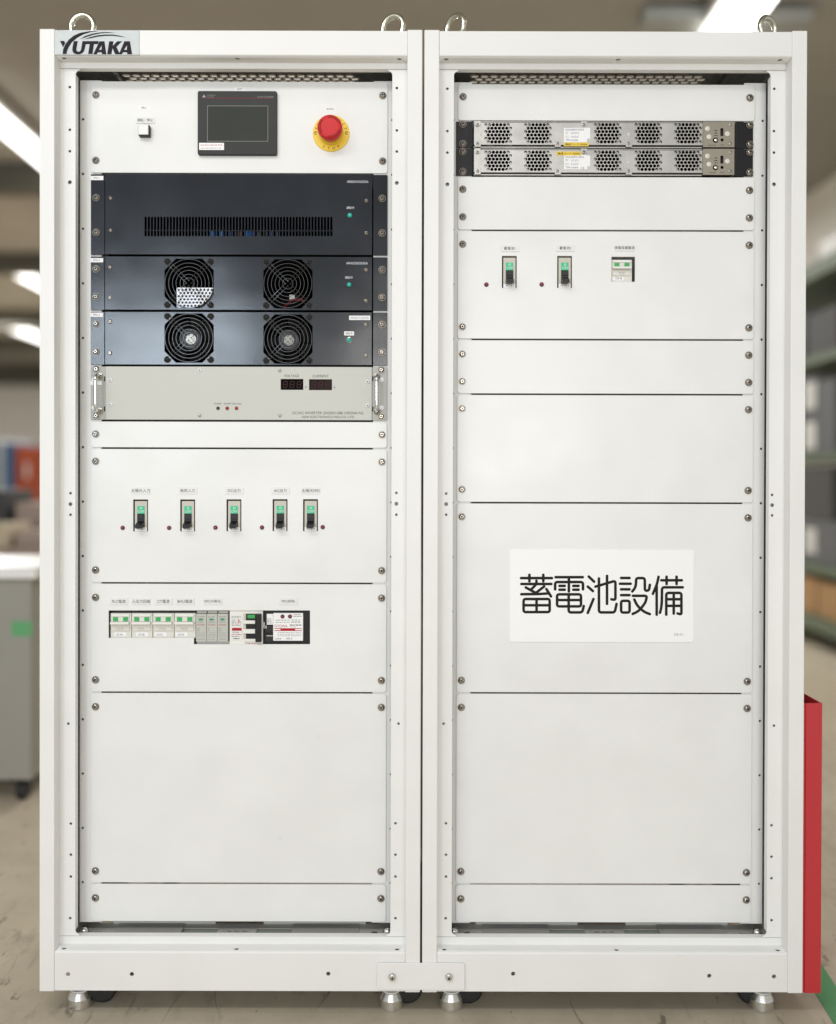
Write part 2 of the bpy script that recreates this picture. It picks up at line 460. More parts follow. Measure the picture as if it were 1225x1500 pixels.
# ================================================================== shared small hardware
def make_screw(name, rw, rh, hh, head='nickel', wash='washer'):
    """pan head screw with washer and cross recess, axis towards the viewer, base at the origin"""
    g = Geo()
    g.lathe([(0, 0), (rw, 0), (rw, 0.0008), (rw - 0.0003, 0.0011), (rh * 1.02, 0.0011)], (0, 0, 0), 'F', 20)
    nw = len(g.f)
    rt = rh * 0.52
    g.lathe([(rh * 0.98, 0.0010), (rh, hh * 0.30), (rh * 0.95, hh * 0.55), (rh * 0.82, hh * 0.78), (rh * 0.66, hh * 0.92), (rt, hh)], (0, 0, 0), 'F', 20)
    w = rh * 0.15; l = rh * 0.46
    cross = [(w, w), (w, l), (-w, l), (-w, w), (-l, w), (-l, -w), (-w, -w), (-w, -l), (w, -l), (w, -w), (l, -w), (l, w)]
    ang = R(22); ca, sa = math.cos(ang), math.sin(ang)
    cross = [(a * ca - b_ * sa, a * sa + b_ * ca) for a, b_ in cross]
    g.plate(circ(0, 0, rt, 20), [cross], -hh, -hh + 0.0012)
    nh = len(g.f)
    g.lathe([(0, hh - 0.0014), (rt * 1.02, hh - 0.0014)], (0, 0, 0), 'F', 12)
    me = bpy.data.meshes.new(name)
    me.from_pydata(g.v, [], g.f)
    me.materials.clear()
    for q in (wash, head, 'inside_dark'): me.materials.append(MATS[q])
    for i, p in enumerate(me.polygons):
        p.material_index = 0 if i < nw else (1 if i < nh else 2); p.use_smooth = True
    bm = bmesh.new(); bm.from_mesh(me); bmesh.ops.recalc_face_normals(bm, faces=bm.faces[:]); bm.to_mesh(me); bm.free()
    me.set_sharp_from_angle(angle=R(35))
    return me
SCREW = make_screw('rack_screw', 0.0060, 0.0050, 0.0040)
SMALL = make_screw('small_screw', 0.0036, 0.0032, 0.0020, 'nickel', 'nickel')
TINY = make_screw('tiny_screw', 0.0026, 0.0023, 0.0012, 'steel', 'steel')
PALE = make_screw('pale_screw', 0.0036, 0.0031, 0.0018, 'label_white', 'label_white')
BOLT = make_screw('bracket_screw', 0.0062, 0.0058, 0.0052, 'chrome', 'chrome')

def screw_at(me, px, py, y, parent, name='screw', turn=None):
    x, z = at(px, py, y); o = put(name, me, (x, y, z), parent)
    o.rotation_euler = (0, random.uniform(0, 1.5) if turn is None else turn, 0)
    return o

# ================================================================== the two racks
ZT, ZB = 1.5585, 0.0465
YI = 0.025
PW, OW = 0.0235, 0.024          # corner post width, inner post width

def rack(cx, label, holes_px, lip_px, front_holes, lip_low_px, eye, foot_px, caster_dx, posts_px, rail_top):
    t = thing('rack_cabinet', (cx, 0.3, 0.0), label, 'cabinet', 'white rack cabinets standing side by side')
    xl, xr = cx - 0.30, cx + 0.30
    ol, orr = xl + PW, xr - PW                       # edges of the front opening
    for x0, x1 in ((xl, ol), (orr, xr)):
        part('corner_post', Geo().box(x0, x1, 0.0, 0.032, ZB - 0.0006, ZT + 0.0008, 0.0012), 'white_paint', t)
        part('corner_post', Geo().box(x0, x1, 0.57, 0.60, ZB, ZT, 0.001), 'white_paint', t)
    z1 = at(350, 81.2, 0)[1]; z0 = at(350, 1394.5, 0)[1]     # lips of the top and bottom beams
    g0, g1 = ol + 0.0003, orr - 0.0003
    rf = 0.003
    def fillet(g, zl, s):                             # rounded bend between beam face and its lip
        vv = []; n = 6
        for i in range(n + 1):
            a = R(90 * i / n)
            y = 0.001 + rf - rf * math.cos(a); z = zl + s * (rf - rf * math.sin(a))
            vv += [(g0, y, z), (g1, y, z)]
        g.add(vv, [(2 * i, 2 * i + 1, 2 * i + 3, 2 * i + 2) for i in range(n)])
    # top beam
    g = Geo().plate([(g0, z1 + rf), (g1, z1 + rf), (g1, ZT - 0.001), (g0, ZT - 0.001)], (), 0.001, 0.003)
    fillet(g, z1, 1)
    hs = [circ(at(px, 86.5, 0.011)[0], 0.012, 0.0036) for px in lip_px]
    g.plate([(g0, 0.001 + rf), (g1, 0.001 + rf), (g1, YI), (g0, YI)], hs, z1, z1 + 0.0015, plane='Z')
    part('top_beam', g, 'white_paint', t)
    # bottom beam
    fh = [circ(*at(px, py, 0), 0.0034) for px, py in front_holes]
    g = Geo().plate([(g0, ZB + 0.0008), (g1, ZB + 0.0008), (g1, z0 - rf), (g0, z0 - rf)], fh, 0.001, 0.003)
    fillet(g, z0, -1)
    hs = [circ(at(px, 1389, 0.011)[0], 0.010, 0.0036) for px in lip_low_px]
    g.plate([(g0, 0.001 + rf), (g1, 0.001 + rf), (g1, YI), (g0, YI)], hs, z0 - 0.0015, z0, plane='Z')
    part('bottom_beam', g, 'white_paint', t)
    # recessed frame: header, sill and the two drilled inner posts
    zh = at(350, 101, YI)[1]; zs = at(350, 1371.5, YI)[1]
    ghost = 0.0004
    g = Geo().box(ol, orr, YI, YI + 0.012, zh + ghost, z1 + 0.001)
    part('header_strip', g, 'white_paint', t)
    g = Geo().box(ol, orr, YI, YI + 0.012, z0 - 0.001, zs - ghost)
    part('sill_strip', g, 'white_paint', t)
    for s, (pxs, rows) in ((1, posts_px[0]), (-1, posts_px[1])):
        e = ol if s == 1 else orr
        zt_, zb_ = zh - ghost, zs + ghost; w = OW; fl = 0.0065; zin = 0.0022
        out = [(0, zb_), (w + fl, zb_)]
        out += [(w + fl - fl * math.sin(R(a)), zb_ + zin + fl - fl * math.cos(R(a))) for a in (0, 30, 60, 90)]
        out += [(w + fl - fl * math.sin(R(a)), zt_ - zin - fl + fl * math.cos(R(a))) for a in (90, 60, 30, 0)]
        out += [(w + fl, zt_), (0, zt_)]
        out = [(e + s * u, z) for u, z in out]
        hs = []
        for k, py in enumerate(rows):
            px = pxs[k] if isinstance(pxs, (list, tuple)) else pxs
            x, z = at(px, py, YI); r = 0.0031 if abs(py - 739) < 3 or abs(py - 268) < 4 else 0.0022
            hs.append(circ(x, z, r, 12))
        g = Geo().plate(out, hs, YI, YI + 0.0016)
        ee = e + s * w
        g.box(min(ee, ee - s * 0.0016), max(ee, ee - s * 0.0016), YI + 0.0016, YI + 0.012, zb_ + 0.009, zt_ - 0.009)
        part('inner_post', g, 'white_paint', t)
        # box section behind the drilled face, seen through the holes
        g = Geo().box(min(e + s * 0.001, e + s * 0.0215), max(e + s * 0.001, e + s * 0.0215), YI + 0.007, YI + 0.010, zb_ + 0.01, zt_ - 0.01)
        part('post_backing', g, 'tray_dark', t)
    # mounting rails behind the panels
    rt = at(*rail_top, YP + 0.003)[1]; rb = at(350, 1351, YP + 0.003)[1]
    for s in (-1, 1):
        a, b_ = cx + s * 0.2570, cx + s * 0.2215
        hx = cx + s * 0.2521
        hs = [circ(hx, 1.3509 - 0.0890 * k + 0.0, 0.0021, 10) for k in range(-1, 14) if rb + 0.01 < 1.3509 - 0.0890 * k < rt - 0.01]
        g = Geo().plate([(min(a, b_), rb), (max(a, b_), rb), (max(a, b_), rt), (min(a, b_), rt)], hs, YP + 0.0029, YP + 0.0049)
        g.box(min(a, a - s * 0.002), max(a, a - s * 0.002), YP + 0.0049, YP + 0.045, rb, rt)
        part('mounting_rail', g, 'white_paint', t)
        g = Geo().box(min(hx - 0.004, hx + 0.004), max(hx - 0.004, hx + 0.004), YP + 0.010, YP + 0.012, rb, rt)
        part('rail_backing', g, 'inside_dark', t)
    # skins
    part('side_panel', Geo().box(xl + 0.0006, xl + 0.002, 0.033, 0.569, ZB + 0.002, ZT - 0.002), 'white_paint', t)
    part('side_panel', Geo().box(xr - 0.002, xr - 0.0006, 0.033, 0.569, ZB + 0.002, ZT - 0.002), 'white_paint', t)
    part('back_panel', Geo().box(ol + 0.0005, orr - 0.0005, 0.59, 0.598, ZB + 0.05, ZT - 0.002), 'white_paint', t)
    # top plate with an opening filled by expanded mesh
    yt0, yt1 = 0.146, 0.40; mx0, mx1 = cx - 0.222, cx + 0.196
    g = Geo().plate([(xl + 0.0025, 0.004), (xr - 0.0025, 0.004), (xr - 0.0025, 0.588), (xl + 0.0025, 0.588)],
                    [[(mx0, yt0), (mx1, yt0), (mx1, yt1), (mx0, yt1)]], ZT - 0.0042, ZT - 0.0027, plane='Z')
    part('top_plate', g, 'white_paint', t)
    hs = []; pxx, pyy = 0.0168, 0.0112
    nrow = int((yt1 - yt0) / pyy)
    for j in range(nrow):
        y = yt0 + 0.006 + pyy * j
        for i in range(26):
            x = mx0 + 0.011 + pxx * (i + (0.5 if j % 2 else 0))
            if x > mx1 - 0.009: continue
            a, b_ = 0.0076, 0.0050 * 0.92
            hs.append([(x - a, y), (x - a * 0.55, y - b_), (x + a * 0.55, y - b_), (x + a, y), (x + a * 0.55, y + b_), (x - a * 0.55, y + b_)])
    g = Geo().plate([(mx0 - 0.004, yt0 - 0.004), (mx1 + 0.004, yt0 - 0.004), (mx1 + 0.004, yt1 + 0.004), (mx0 - 0.004, yt1 + 0.004)], hs, ZT - 0.0063, ZT - 0.0045, plane='Z')
    part('mesh_panel', g, 'mesh_steel', t)
    for sx in (-1, 1):      # folded braces beside the mesh
        xb = cx + sx * 0.232
        part('top_brace', Geo().box(xb - 0.012, xb + 0.012, 0.10, 0.56, ZT - 0.020, ZT - 0.0082, 0.001), 'inner_grey', t)
    # floor of the rack: tray with cover plates, slots and dome bolts
    zt = 0.1105
    hs = []
    for px, rr in ((-15.5, 0.0022), (-9, 0.0055), (0, 0.0055), (9, 0.0055), (15.5, 0.0022)):
        hs.append([(cx + px * 0.00136 + rr * math.cos(R(a)), 0.0620 + 0.0035 * math.sin(R(a)) * (1.0 if rr > 0.003 else 0.6)) for a in range(0, 360, 36)])
    for sx in (-1, 1):
        hs.append(rrect(cx + sx * 0.086, 0.0605, 0.108, 0.020, 0.001)); hs.append(circ(cx + sx * 0.226, 0.058, 0.0055))
    g = Geo().plate([(xl + 0.003, YI + 0.014), (xr - 0.003, YI + 0.014), (xr - 0.003, 0.086), (xl + 0.003, 0.086)], hs, zt, zt + 0.002, plane='Z')
    g.box(xl + 0.003, xr - 0.003, 0.40, 0.585, zt, zt + 0.002)
    for sx in (-1, 1): g.box(min(cx + sx * 0.297, cx + sx * 0.235), max(cx + sx * 0.297, cx + sx * 0.235), 0.0865, 0.3995, zt, zt + 0.002)
    part('base_tray', g, 'tray_grey', t)
    for sx in (-1, 1):
        part('cable_cover', Geo().box(cx + sx * 0.086 - 0.056, cx + sx * 0.086 + 0.056, 0.046, 0.078, zt - 0.0026, zt - 0.0008), 'tray_dark', t)
        part('cable_cover', Geo().box(cx + sx * 0.145 - 0.055, cx + sx * 0.145 + 0.055, 0.048, 0.084, zt + 0.0022, zt + 0.0036, 0.0006), 'inner_grey', t)
        part('tray_fold', Geo().box(cx + sx * 0.125 - 0.085, cx + sx * 0.125 + 0.085, 0.0845, 0.0858, zt + 0.0022, zt + 0.0060), 'tray_grey', t)
        part('dome_bolt', Geo().lathe([(0.0085, 0), (0.0085, 0.004), (0.0075, 0.007), (0.005, 0.0095), (0, 0.0105)], (cx + sx * 0.2475, 0.052, zt + 0.0022), 'Z', 18), 'aluminium', t)
        part('rail_foot', Geo().box(cx + sx * 0.205 - 0.018, cx + sx * 0.205 + 0.018, 0.0875, 0.098, zt + 0.006, zt + 0.012, 0.001), 'tray_grey', t)
    # lifting eyes
    for ex, turn, tilt in eye:
        g = Geo()
        R0, r0 = 0.0188, 0.0047; zc = 0.0315
        g.lathe([(0.0125, 0), (0.0125, 0.004), (0.009, 0.007), (0.0065, 0.011), (0.0055, 0.0145)], (0, 0, 0), 'Z', 20)
        ring = [(R0 * math.cos(2 * math.pi * i / 36), 0, zc + R0 * math.sin(2 * math.pi * i / 36)) for i in range(36)]
        g.tube(ring, r0, 12, closed=True)
        o = put('lifting_eye', mesh_of('lifting_eye', g, 'zinc'), (cx + ex, 0.052, ZT - 0.0026), t)
        o.rotation_euler = (0, tilt, turn)
    # levelling feet and castors
    for k, px in enumerate(foot_px):
        for y in (0.0455, 0.545):
            x = at(px, 1470, 0.0455)[0]
            gf = Geo().lathe([(0, 0), (0.0192, 0), (0.0197, 0.001), (0.0197, 0.0150), (0.0150, 0.0245), (0.0150, 0.0262), (0.012, 0.0262)], (x, y, 0.0), 'Z', 40); gf.ang = 15
            f = part('levelling_foot', gf, 'aluminium', t)
            part('washer', Geo().lathe([(0.0140, 0), (0.0152, 0.0003), (0.0152, 0.0022), (0.0135, 0.0026), (0.006, 0.0026)], (x, y, 0.0258), 'Z', 28), 'label_clear', f)
            part('nut', Geo().lathe([(0.0118, 0), (0.0118, 0.0180), (0, 0.0180)], (x, y, 0.0284), 'Z', 6), 'zinc', f)
            dx = caster_dx[k]
            cy = y + (0.010 if y < 0.3 else -0.06)
            w = part('castor', Geo().lathe([(0, 0), (0.020, 0), (0.0235, 0.003), (0.0240, 0.010), (0.0235, 0.017), (0.020, 0.020), (0, 0.020)], (x + dx, cy + 0.010, 0.0245), 'F', 28), 'rubber', t)
            g = Geo().box(x + dx + 0.004, x + dx + 0.036, cy - 0.012, cy + 0.012, 0.036, 0.0462, 0.003)
            part('fork', g, 'black_metal', w)
    return t

RL = rack(-0.2868, 'left white rack with the maker\'s nameplate and the black units', None,
          (94, 348, 585), ((99.5, 1427.5), (193, 1427.5), (481, 1427)), (94.5, 347, 582),
          ((-0.2535, R(-4), R(4)), (0.254, R(-28), R(-3))), (118, 573.5), (0.034, 0.026),
          (((102.5, 102.5, 102.5, 102.5, 103.5, 103.5, 103.5, 100.3, 104, 104, 104, 103), (127.5, 190, 221.5, 267, 722.5, 738.5, 754, 1060, 1206.5, 1252, 1284, 1345)),
           ((581.5, 581.5, 581.5, 581.5, 580.8, 580.8, 580.8, 584, 579.5, 579.5, 579.5, 579.5), (129, 191, 222, 268, 722, 738, 754, 1060, 1206, 1252, 1284, 1345))), (350, 118.5))
RR = rack(0.3164, 'right white rack with the battery equipment sign on its panels', None,
          (654, 906, 1143), ((752, 1427), (1039.5, 1430), (1134.5, 1431)), (651, 903, 1139),
          ((-0.2508, R(-46), R(3)), (0.2548, R(33), R(8))), (661, 1115), (0.028, -0.014),
          (((655.5, 655.5, 655.5, 655.5, 653.8, 653.8, 653.8, 650, 653.5, 653.5, 653.5, 653), (130, 192, 223.5, 270, 723, 738.5, 754, 1060, 1206, 1252, 1284, 1345)),
           ((1134.5, 1134, 1134, 1134, 1131.2, 1131.2, 1131.2, 1134, 1130.4, 1130.4, 1130.4, 1130.5), (130, 192, 223.5, 270, 725, 740, 755, 1063, 1209, 1255, 1286.5, 1348))), (886, 121.3))

# maker's nameplate on the top beam
x0, zt0 = at(80.5, 43.5, 0); x1, zb0 = at(204, 80.2, 0)
npl = part('nameplate', Geo().box(x0, x1, -0.0003, 0.0008, zb0 - 0.0002, zt0 - 0.001), 'brushed_plate', RL, 'brushed metal nameplate with a black maker\'s logo')
def logo(pts, holes=()):
    f = lambda p: at(80 + p[0] / 9.423, 40 + p[1] / 9.423, -0.0005)
    return Geo().plate([f(p) for p in pts], [[f(p) for p in h] for h in holes], -0.0005, -0.00032)
shapes = [
 ([(75, 188), (133, 188), (148, 220), (118, 275)], ()),
 ([(112, 368), (120, 300), (150, 230), (200, 167), (270, 112), (360, 74), (480, 53), (600, 49), (600, 53), (500, 66), (400, 97), (310, 147), (240, 207), (195, 277), (172, 330), (168, 368)], ()),
 ([(345, 168), (420, 120), (520, 87), (640, 68), (740, 65), (845, 78), (740, 77), (640, 83), (530, 105), (430, 138)], ()),
 ([(400, 168), (500, 132), (600, 109), (700, 99), (800, 99), (900, 114), (985, 137), (900, 129), (800, 117), (700, 118), (600, 129), (500, 151)], ()),
 ([(265, 190), (322, 190), (302, 300), (306, 325), (325, 337), (350, 333), (366, 310), (385, 190), (610, 190), (600, 232), (545, 232), (525, 368), (465, 368), (485, 232), (432, 232), (415, 310), (395, 350), (350, 372), (300, 372), (262, 355), (245, 320), (248, 280)], ()),
 ([(620, 192), (690, 192), (716, 372), (655, 372), (650, 345), (598, 345), (584, 372), (535, 372)], ([(652, 250), (647, 310), (614, 310)],)),
 ([(755, 192), (815, 192), (805, 255), (865, 192), (935, 192), (855, 270), (905, 372), (838, 372), (800, 290), (786, 372), (727, 372)], ()),
 ([(965, 192), (1042, 192), (1072, 372), (1005, 372), (1002, 345), (945, 345), (930, 372), (888, 372)], ([(1002, 248), (998, 310), (960, 310)],)),
]
g = Geo()
for pts, hs in shapes:
    q = logo(pts, hs); g.add(q.v, q.f)
part('lettering', g, 'logo_black', npl)

# bracket that ties the two racks together
x0, z1 = at(552, 1411, -0.0025); x1, z0 = at(681, 1450.5, -0.0025)
br = thing('joining_bracket', ((x0 + x1) / 2, -0.0015, z0), 'white joining plate with two screws across the foot of both racks', 'bracket')
part('plate', Geo().plate(rrect((x0 + x1) / 2, (z0 + z1) / 2, x1 - x0, z1 - z0, 0.0035), (), -0.0029, -0.0005, 0.0006), 'white_paint', br)
screw_at(BOLT, 574.8, 1431, -0.0029, br, turn=0.35); screw_at(BOLT, 658, 1431, -0.0029, br, turn=-0.3)

# red document pocket on the side of the right rack
xa = 0.6166; xb = at(1204, 1200, 0.004)[0]; zt_ = at(1190, 1030, 0.004)[1]; zb_ = at(1190, 1455, 0.004)[1]
pk = thing('document_pocket', ((xa + xb) / 2, 0.12, zb_), 'tall red metal document pocket open at the top, fixed to the rack side', 'pocket')
part('edge_fold', Geo().box(xa + 0.0010, xa + 0.0044, 0.0052, 0.0062, zb_ + 0.0004, zt_ - 0.0006, 0.0003), 'pocket_red', pk)
part('front_sheet', Geo().box(xa + 0.0046, xb, 0.004, 0.0058, zb_, zt_, 0.0007), 'pocket_red', pk)
part('side_sheet', Geo().box(xb - 0.0016, xb - 0.0001, 0.0060, 0.235, zb_ + 0.0005, zt_ - 0.0004), 'pocket_red', pk)
part('back_sheet', Geo().box(xa + 0.0012, xb, 0.2352, 0.237, zb_ + 0.0005, zt_ - 0.0004), 'pocket_red', pk)
part('inner_sheet', Geo().box(xa + 0.0002, xa + 0.0009, 0.0064, 0.235, zb_ + 0.0005, zt_ - 0.001), 'pocket_red', pk)
part('bottom_sheet', Geo().box(xa + 0.0018, xb - 0.0018, 0.0062, 0.235, zb_ + 0.0005, zb_ + 0.002), 'pocket_red', pk)

# ================================================================== rack mounted units
CXL = at(350, 700, YP)[0]; CXR = at(886.5, 700, YP)[0]
PWID = 0.4826; PT = 0.0025
GAP = 0.0025

def bounds(side, p0, p1):
    px = 350 if side == 'L' else 886.5
    return at(px, p1, YP)[1] + GAP / 2, at(px, p0, YP)[1] - GAP / 2
def panel(side, name, p0, p1, screws, label, cat='panel', group=None, cuts=(), material='panel_white'):
    cx = CXL if side == 'L' else CXR
    z0, z1 = bounds(side, p0, p1)
    t = thing(name, (cx, YP, z0), label, cat, group)
    g = Geo().plate(rrect(cx, (z0 + z1) / 2, PWID, z1 - z0, 0.0042), cuts, YP, YP + PT, 0.0005)
    part('face_plate', g, material, t)
    for py in screws:
        for s in (-1, 1):
            z = at(350 if side == 'L' else 886.5, py + (0.0 if side == 'L' else (0.6 if s > 0 else 0)), YP)[1]
            o = put('screw', SCREW, (cx + s * 0.2332, YP - 0.0001, z), t); o.rotation_euler = (0, random.uniform(0, 1.5), 0)
    return t
def prect(px0, px1, py0, py1, y=None):
    y = YP if y is None else y
    a, b_ = at(px0, (py0 + py1) / 2, y), at(px1, (py0 + py1) / 2, y)
    zc = (a[1] + b_[1]) / 2; m = (y - CAM.y) / F
    return (a[0] + b_[0]) / 2, zc, b_[0] - a[0], (py1 - py0) * m
def sticker(parent, px, py, w, h, txt, y=None, m='label_clear', ink='ink', th=None, tw=None, name='name_label', rim=True, t=0.0006, rot=0.0, round_=0.0008):
    """printed label: white plate on the panel with its lettering as a sub-part"""
    y = YP if y is None else y
    x, z = at(px, py, y); k = (y - CAM.y) / F
    o = part(name, Geo().plate(rrect(x, z, w * k, h * k, round_), (), y - t, y - 0.00005, 0.00012), m, parent)
    if rot: pass
    if txt:
        hh = (th if th else h * 0.5) * k
        part('lettering', Geo().text(txt, x, z, y - t, hh, tw * k if tw else None), ink, o)
    return o
def lines(parent, px0, px1, rows, y, ink='ink_pale', th=0.7, name='fine_print', seed=1):
    """blocks of print too fine to read: rows of broken hairlines"""
    rnd = random.Random(seed); g = Geo(); k = (y - CAM.y) / F
    for py in rows:
        x = px0
        while x < px1 - 0.6:
            w = rnd.uniform(1.2, 4.5); w = min(w, px1 - x)
            cx, cz = at(x + w / 2, py, y)
            g.add([(cx - w * k / 2, y - 0.00012, cz - th * k / 2), (cx + w * k / 2, y - 0.00012, cz - th * k / 2), (cx + w * k / 2, y - 0.00012, cz + th * k / 2), (cx - w * k / 2, y - 0.00012, cz + th * k / 2)], [(0, 1, 2, 3)])
            x += w + rnd.uniform(0.5, 1.2)
    return part(name, g, ink, parent)
def pbox(px0, px1, py0, py1, yf, yb, bev=0.0004):
    """box whose front face (depth yf) covers this patch of the panel plane"""
    x, z, w, h = prect(px0, px1, py0, py1, YP)
    return Geo().box(x - w / 2, x + w / 2, yf, yb, z - h / 2, z + h / 2, bev)

# ---------------------------------------------------------------- control panel
def octo(px0, px1, py0, py1, ch):
    x, z, w, h = prect(px0, px1, py0, py1); c = ch * MP
    return [(x - w / 2 + c, z - h / 2), (x + w / 2 - c, z - h / 2), (x + w / 2, z - h / 2 + c), (x + w / 2, z + h / 2 - c), (x + w / 2 - c, z + h / 2), (x - w / 2 + c, z + h / 2), (x - w / 2, z + h / 2 - c), (x - w / 2, z - h / 2 + c)]
cp = panel('L', 'control_panel', 118.3, 254.6, (139.5, 235.5), 'white control panel with touch screen, push button and red emergency stop', 'control panel')
x, z, w, h = prect(291, 406.5, 135.8, 228.5)
ts = part('touch_screen', Geo().plate(rrect(x, z, w, h, 0.0028), (), YP - 0.0065, YP - 0.0001, 0.0007), 'bezel_black', cp, 'dark grey touch screen terminal with its display off')
yb = YP - 0.0065
x, z, w, h = prect(303.8, 393, 155, 207.2, yb)
part('screen_frame', Geo().plate(rect(x, z, w, h), [rect(x, z, w - 0.0016, h - 0.0016)], yb - 0.0003, yb - 0.00005), 'screen_border', ts)
part('screen', Geo().box(x - w / 2 + 0.0009, x + w / 2 - 0.0009, yb - 0.0002, yb - 0.00004, z - h / 2 + 0.0009, z + h / 2 - 0.0009), 'screen_glass', ts)
xa, za = at(306, 143.8, yb); xb, zb = at(395, 145.2, yb)
part('red_line', Geo().box(xa - 0.010, xb + 0.006, yb - 0.00015, yb - 0.00004, za - 0.0002, za + 0.0002), 'ink_red', ts)
g = Geo(); lx, lz = at(299, 141.2, yb)
for a in (90, 210, 330):
    u = (math.cos(R(a)), math.sin(R(a))); p = (-u[1], u[0]); s = 0.0028
    g.plate([(lx, lz), (lx + (u[0] * 0.5 + p[0] * 0.28) * s, lz + (u[1] * 0.5 + p[1] * 0.28) * s), (lx + u[0] * s, lz + u[1] * s), (lx + (u[0] * 0.5 - p[0] * 0.28) * s, lz + (u[1] * 0.5 - p[1] * 0.28) * s)], (), yb - 0.0002, yb - 0.00005)
part('emblem', g, 'ink_white', ts)
part('lettering', Geo().text('MITSUBISHI', *at(309.5, 139.7, yb), yb, 0.0017, 0.0135).text('ELECTRIC', *at(308.6, 142.2, yb), yb, 0.0017, 0.0118), 'ink_pale', ts)
part('lettering', Geo().text('GOT2000', *at(389, 142.0, yb), yb, 0.0026, 0.0262), 'ink_pale', ts)
st = sticker(ts, 310.2, 214.6, 36.5, 10.4, None, yb, 'label_white', name='sticker')
lines(st, 294, 326, (212.5,), yb - 0.0006, 'ink_red', 0.9, seed=3); lines(st, 294, 326, (217.0,), yb - 0.0006, 'ink_pale', 0.8, seed=4)
sticker(cp, 351.5, 130.6, 17.5, 6, 'GOT', m='label_white', ink='ink', th=2.4, t=0.0002)
sticker(cp, 211.5, 157.8, 18, 6, 'PBL-1', m='label_white', ink='ink', th=2.6, t=0.0002)
sticker(cp, 213.2, 176.3, 28.5, 9.2, '運転／停止', ink='ink', th=4.4, t=0.0012)
sticker(cp, 483.6, 159.7, 15.5, 5.4, 'PB-EMG', m='label_white', ink='ink', th=2.3, t=0.0002)
# push button
bx, bz = at(213.4, 194.0, YP)
pb = part('push_button', Geo().box(bx - 0.0090, bx + 0.0090, YP - 0.0090, YP - 0.0001, bz - 0.0090, bz + 0.0090, 0.0012), 'black_plastic', cp)
part('cap', Geo().box(bx - 0.0077, bx + 0.0077, YP - 0.0125, YP - 0.0091, bz - 0.0077, bz + 0.0077, 0.0008), 'button_white', pb)
# emergency stop
ex, ez = at(485.4, 195.6, YP)
es = part('emergency_stop', Geo().lathe([(0, 0.0001), (0.0296, 0.0001), (0.0298, 0.0012), (0.0288, 0.0022), (0.0200, 0.0022), (0.0192, 0.0075), (0.0185, 0.0095), (0.0150, 0.0105), (0, 0.0105)], (ex, YP, ez), 'F', 48), 'stop_yellow', cp, 'red mushroom emergency stop on a round yellow plate')
kn = part('knob', Geo().lathe([(0.0125, 0.0106), (0.0130, 0.0150), (0.0178, 0.0165), (0.0194, 0.0180), (0.0200, 0.0205), (0.0200, 0.0265), (0.0190, 0.0295), (0.0170, 0.0312), (0.0150, 0.0316), (0.0142, 0.0312), (0.0140, 0.0308), (0, 0.0310)], (ex, YP, ez), 'F', 48), 'stop_red', es)
g = Geo()
for a0 in (60, 180, 300):
    pts = [(ex + 0.0158 * math.cos(R(a)), YP - 0.0317, ez + 0.0158 * math.sin(R(a))) for a in range(a0 - 38, a0 + 39, 6)]
    g.tube(pts, 0.0014, 6, flat=0.0005)
part('arrow_mark', g, 'stop_red_dark', kn)
g = Geo()
for i, ch in enumerate('EMERGENCY'):
    a = R(162 - i * 18.0); g.text(ch, ex + 0.0248 * math.cos(a), ez + 0.0248 * math.sin(a), YP - 0.0022, 0.0042, rot=a - math.pi / 2)
for i, ch in enumerate('STOP'):
    a = R(-118 + i * 19); g.text(ch, ex + 0.0248 * math.cos(a), ez + 0.0248 * math.sin(a), YP - 0.0022, 0.0042, rot=a + math.pi / 2)
for s in (-1, 1):
    pts = [(ex + s * 0.0252 + 0.0024 * math.cos(R(a)), YP - 0.00225, ez + 0.0024 * math.sin(R(a))) for a in range(20, 340, 20)]
    g.tube(pts, 0.0004, 4, flat=0.0001)
    g.tube([(ex + s * 0.0252 - 0.001, YP - 0.00225, ez), (ex + s * 0.0252 + 0.001, YP - 0.00225, ez + 0.0008)], 0.0004, 4, flat=0.0001)
part('lettering', g, 'ink', es)

# ---------------------------------------------------------------- black power units
def guard_mesh():
    g = Geo(); k = MP
    for r in (7.7, 12.9, 18.7, 24.0, 29.5, 35.0):
        g.tube([(r * k * math.cos(2 * math.pi * i / 40), 0, r * k * math.sin(2 * math.pi * i / 40)) for i in range(40)], 0.00042, 5, closed=True)
    for a in (45, 135, 225, 315):
        u = Vector((math.cos(R(a)), 0, math.sin(R(a)))); p = Vector((-u.z, 0, u.x))
        for s in (-1, 1):
            q = p * (s * 2.6 * k)
            g.tube([u * (1.5 * k) + q + Vector((0, -0.0011, 0)), u * (36 * k) + q + Vector((0, -0.0011, 0)), u * (39.5 * k) + q + Vector((0, 0.0008, 0))], 0.00042, 5)
        c = u * (44.4 * k)
        g.tube([Vector((0, 0.0006, 0)) + c + u * (4.3 * k * math.cos(t)) + p * (4.0 * k * math.sin(t)) for t in [R(x) for x in range(-140, 141, 20)]], 0.0011, 6)
    return mesh_of('fan_guard', g, 'wire_metal')
GUARD = guard_mesh()
def fan_mesh():
    g = Geo(); k = MP
    g.lathe([(0, 0.004), (0.0165, 0.004), (0.018, 0.002), (0.018, -0.020)], (0, 0, 0), 'F', 28)
    for i in range(7):
        a0 = 2 * math.pi * i / 7; vv = []
        for rr in (0.017, 0.024, 0.031, 0.0375):
            for j, d in ((0, -0.014), (1, 0.001)):
                a = a0 + (0.62 + rr * 4) * j
                vv.append((rr * math.cos(a), 0.016 if j == 0 else 0.003, rr * math.sin(a)))
        g.add(vv, [(2 * q, 2 * q + 1, 2 * q + 3, 2 * q + 2) for q in range(3)])
    return mesh_of('fan', g, 'black_plastic')
FAN = fan_mesh()
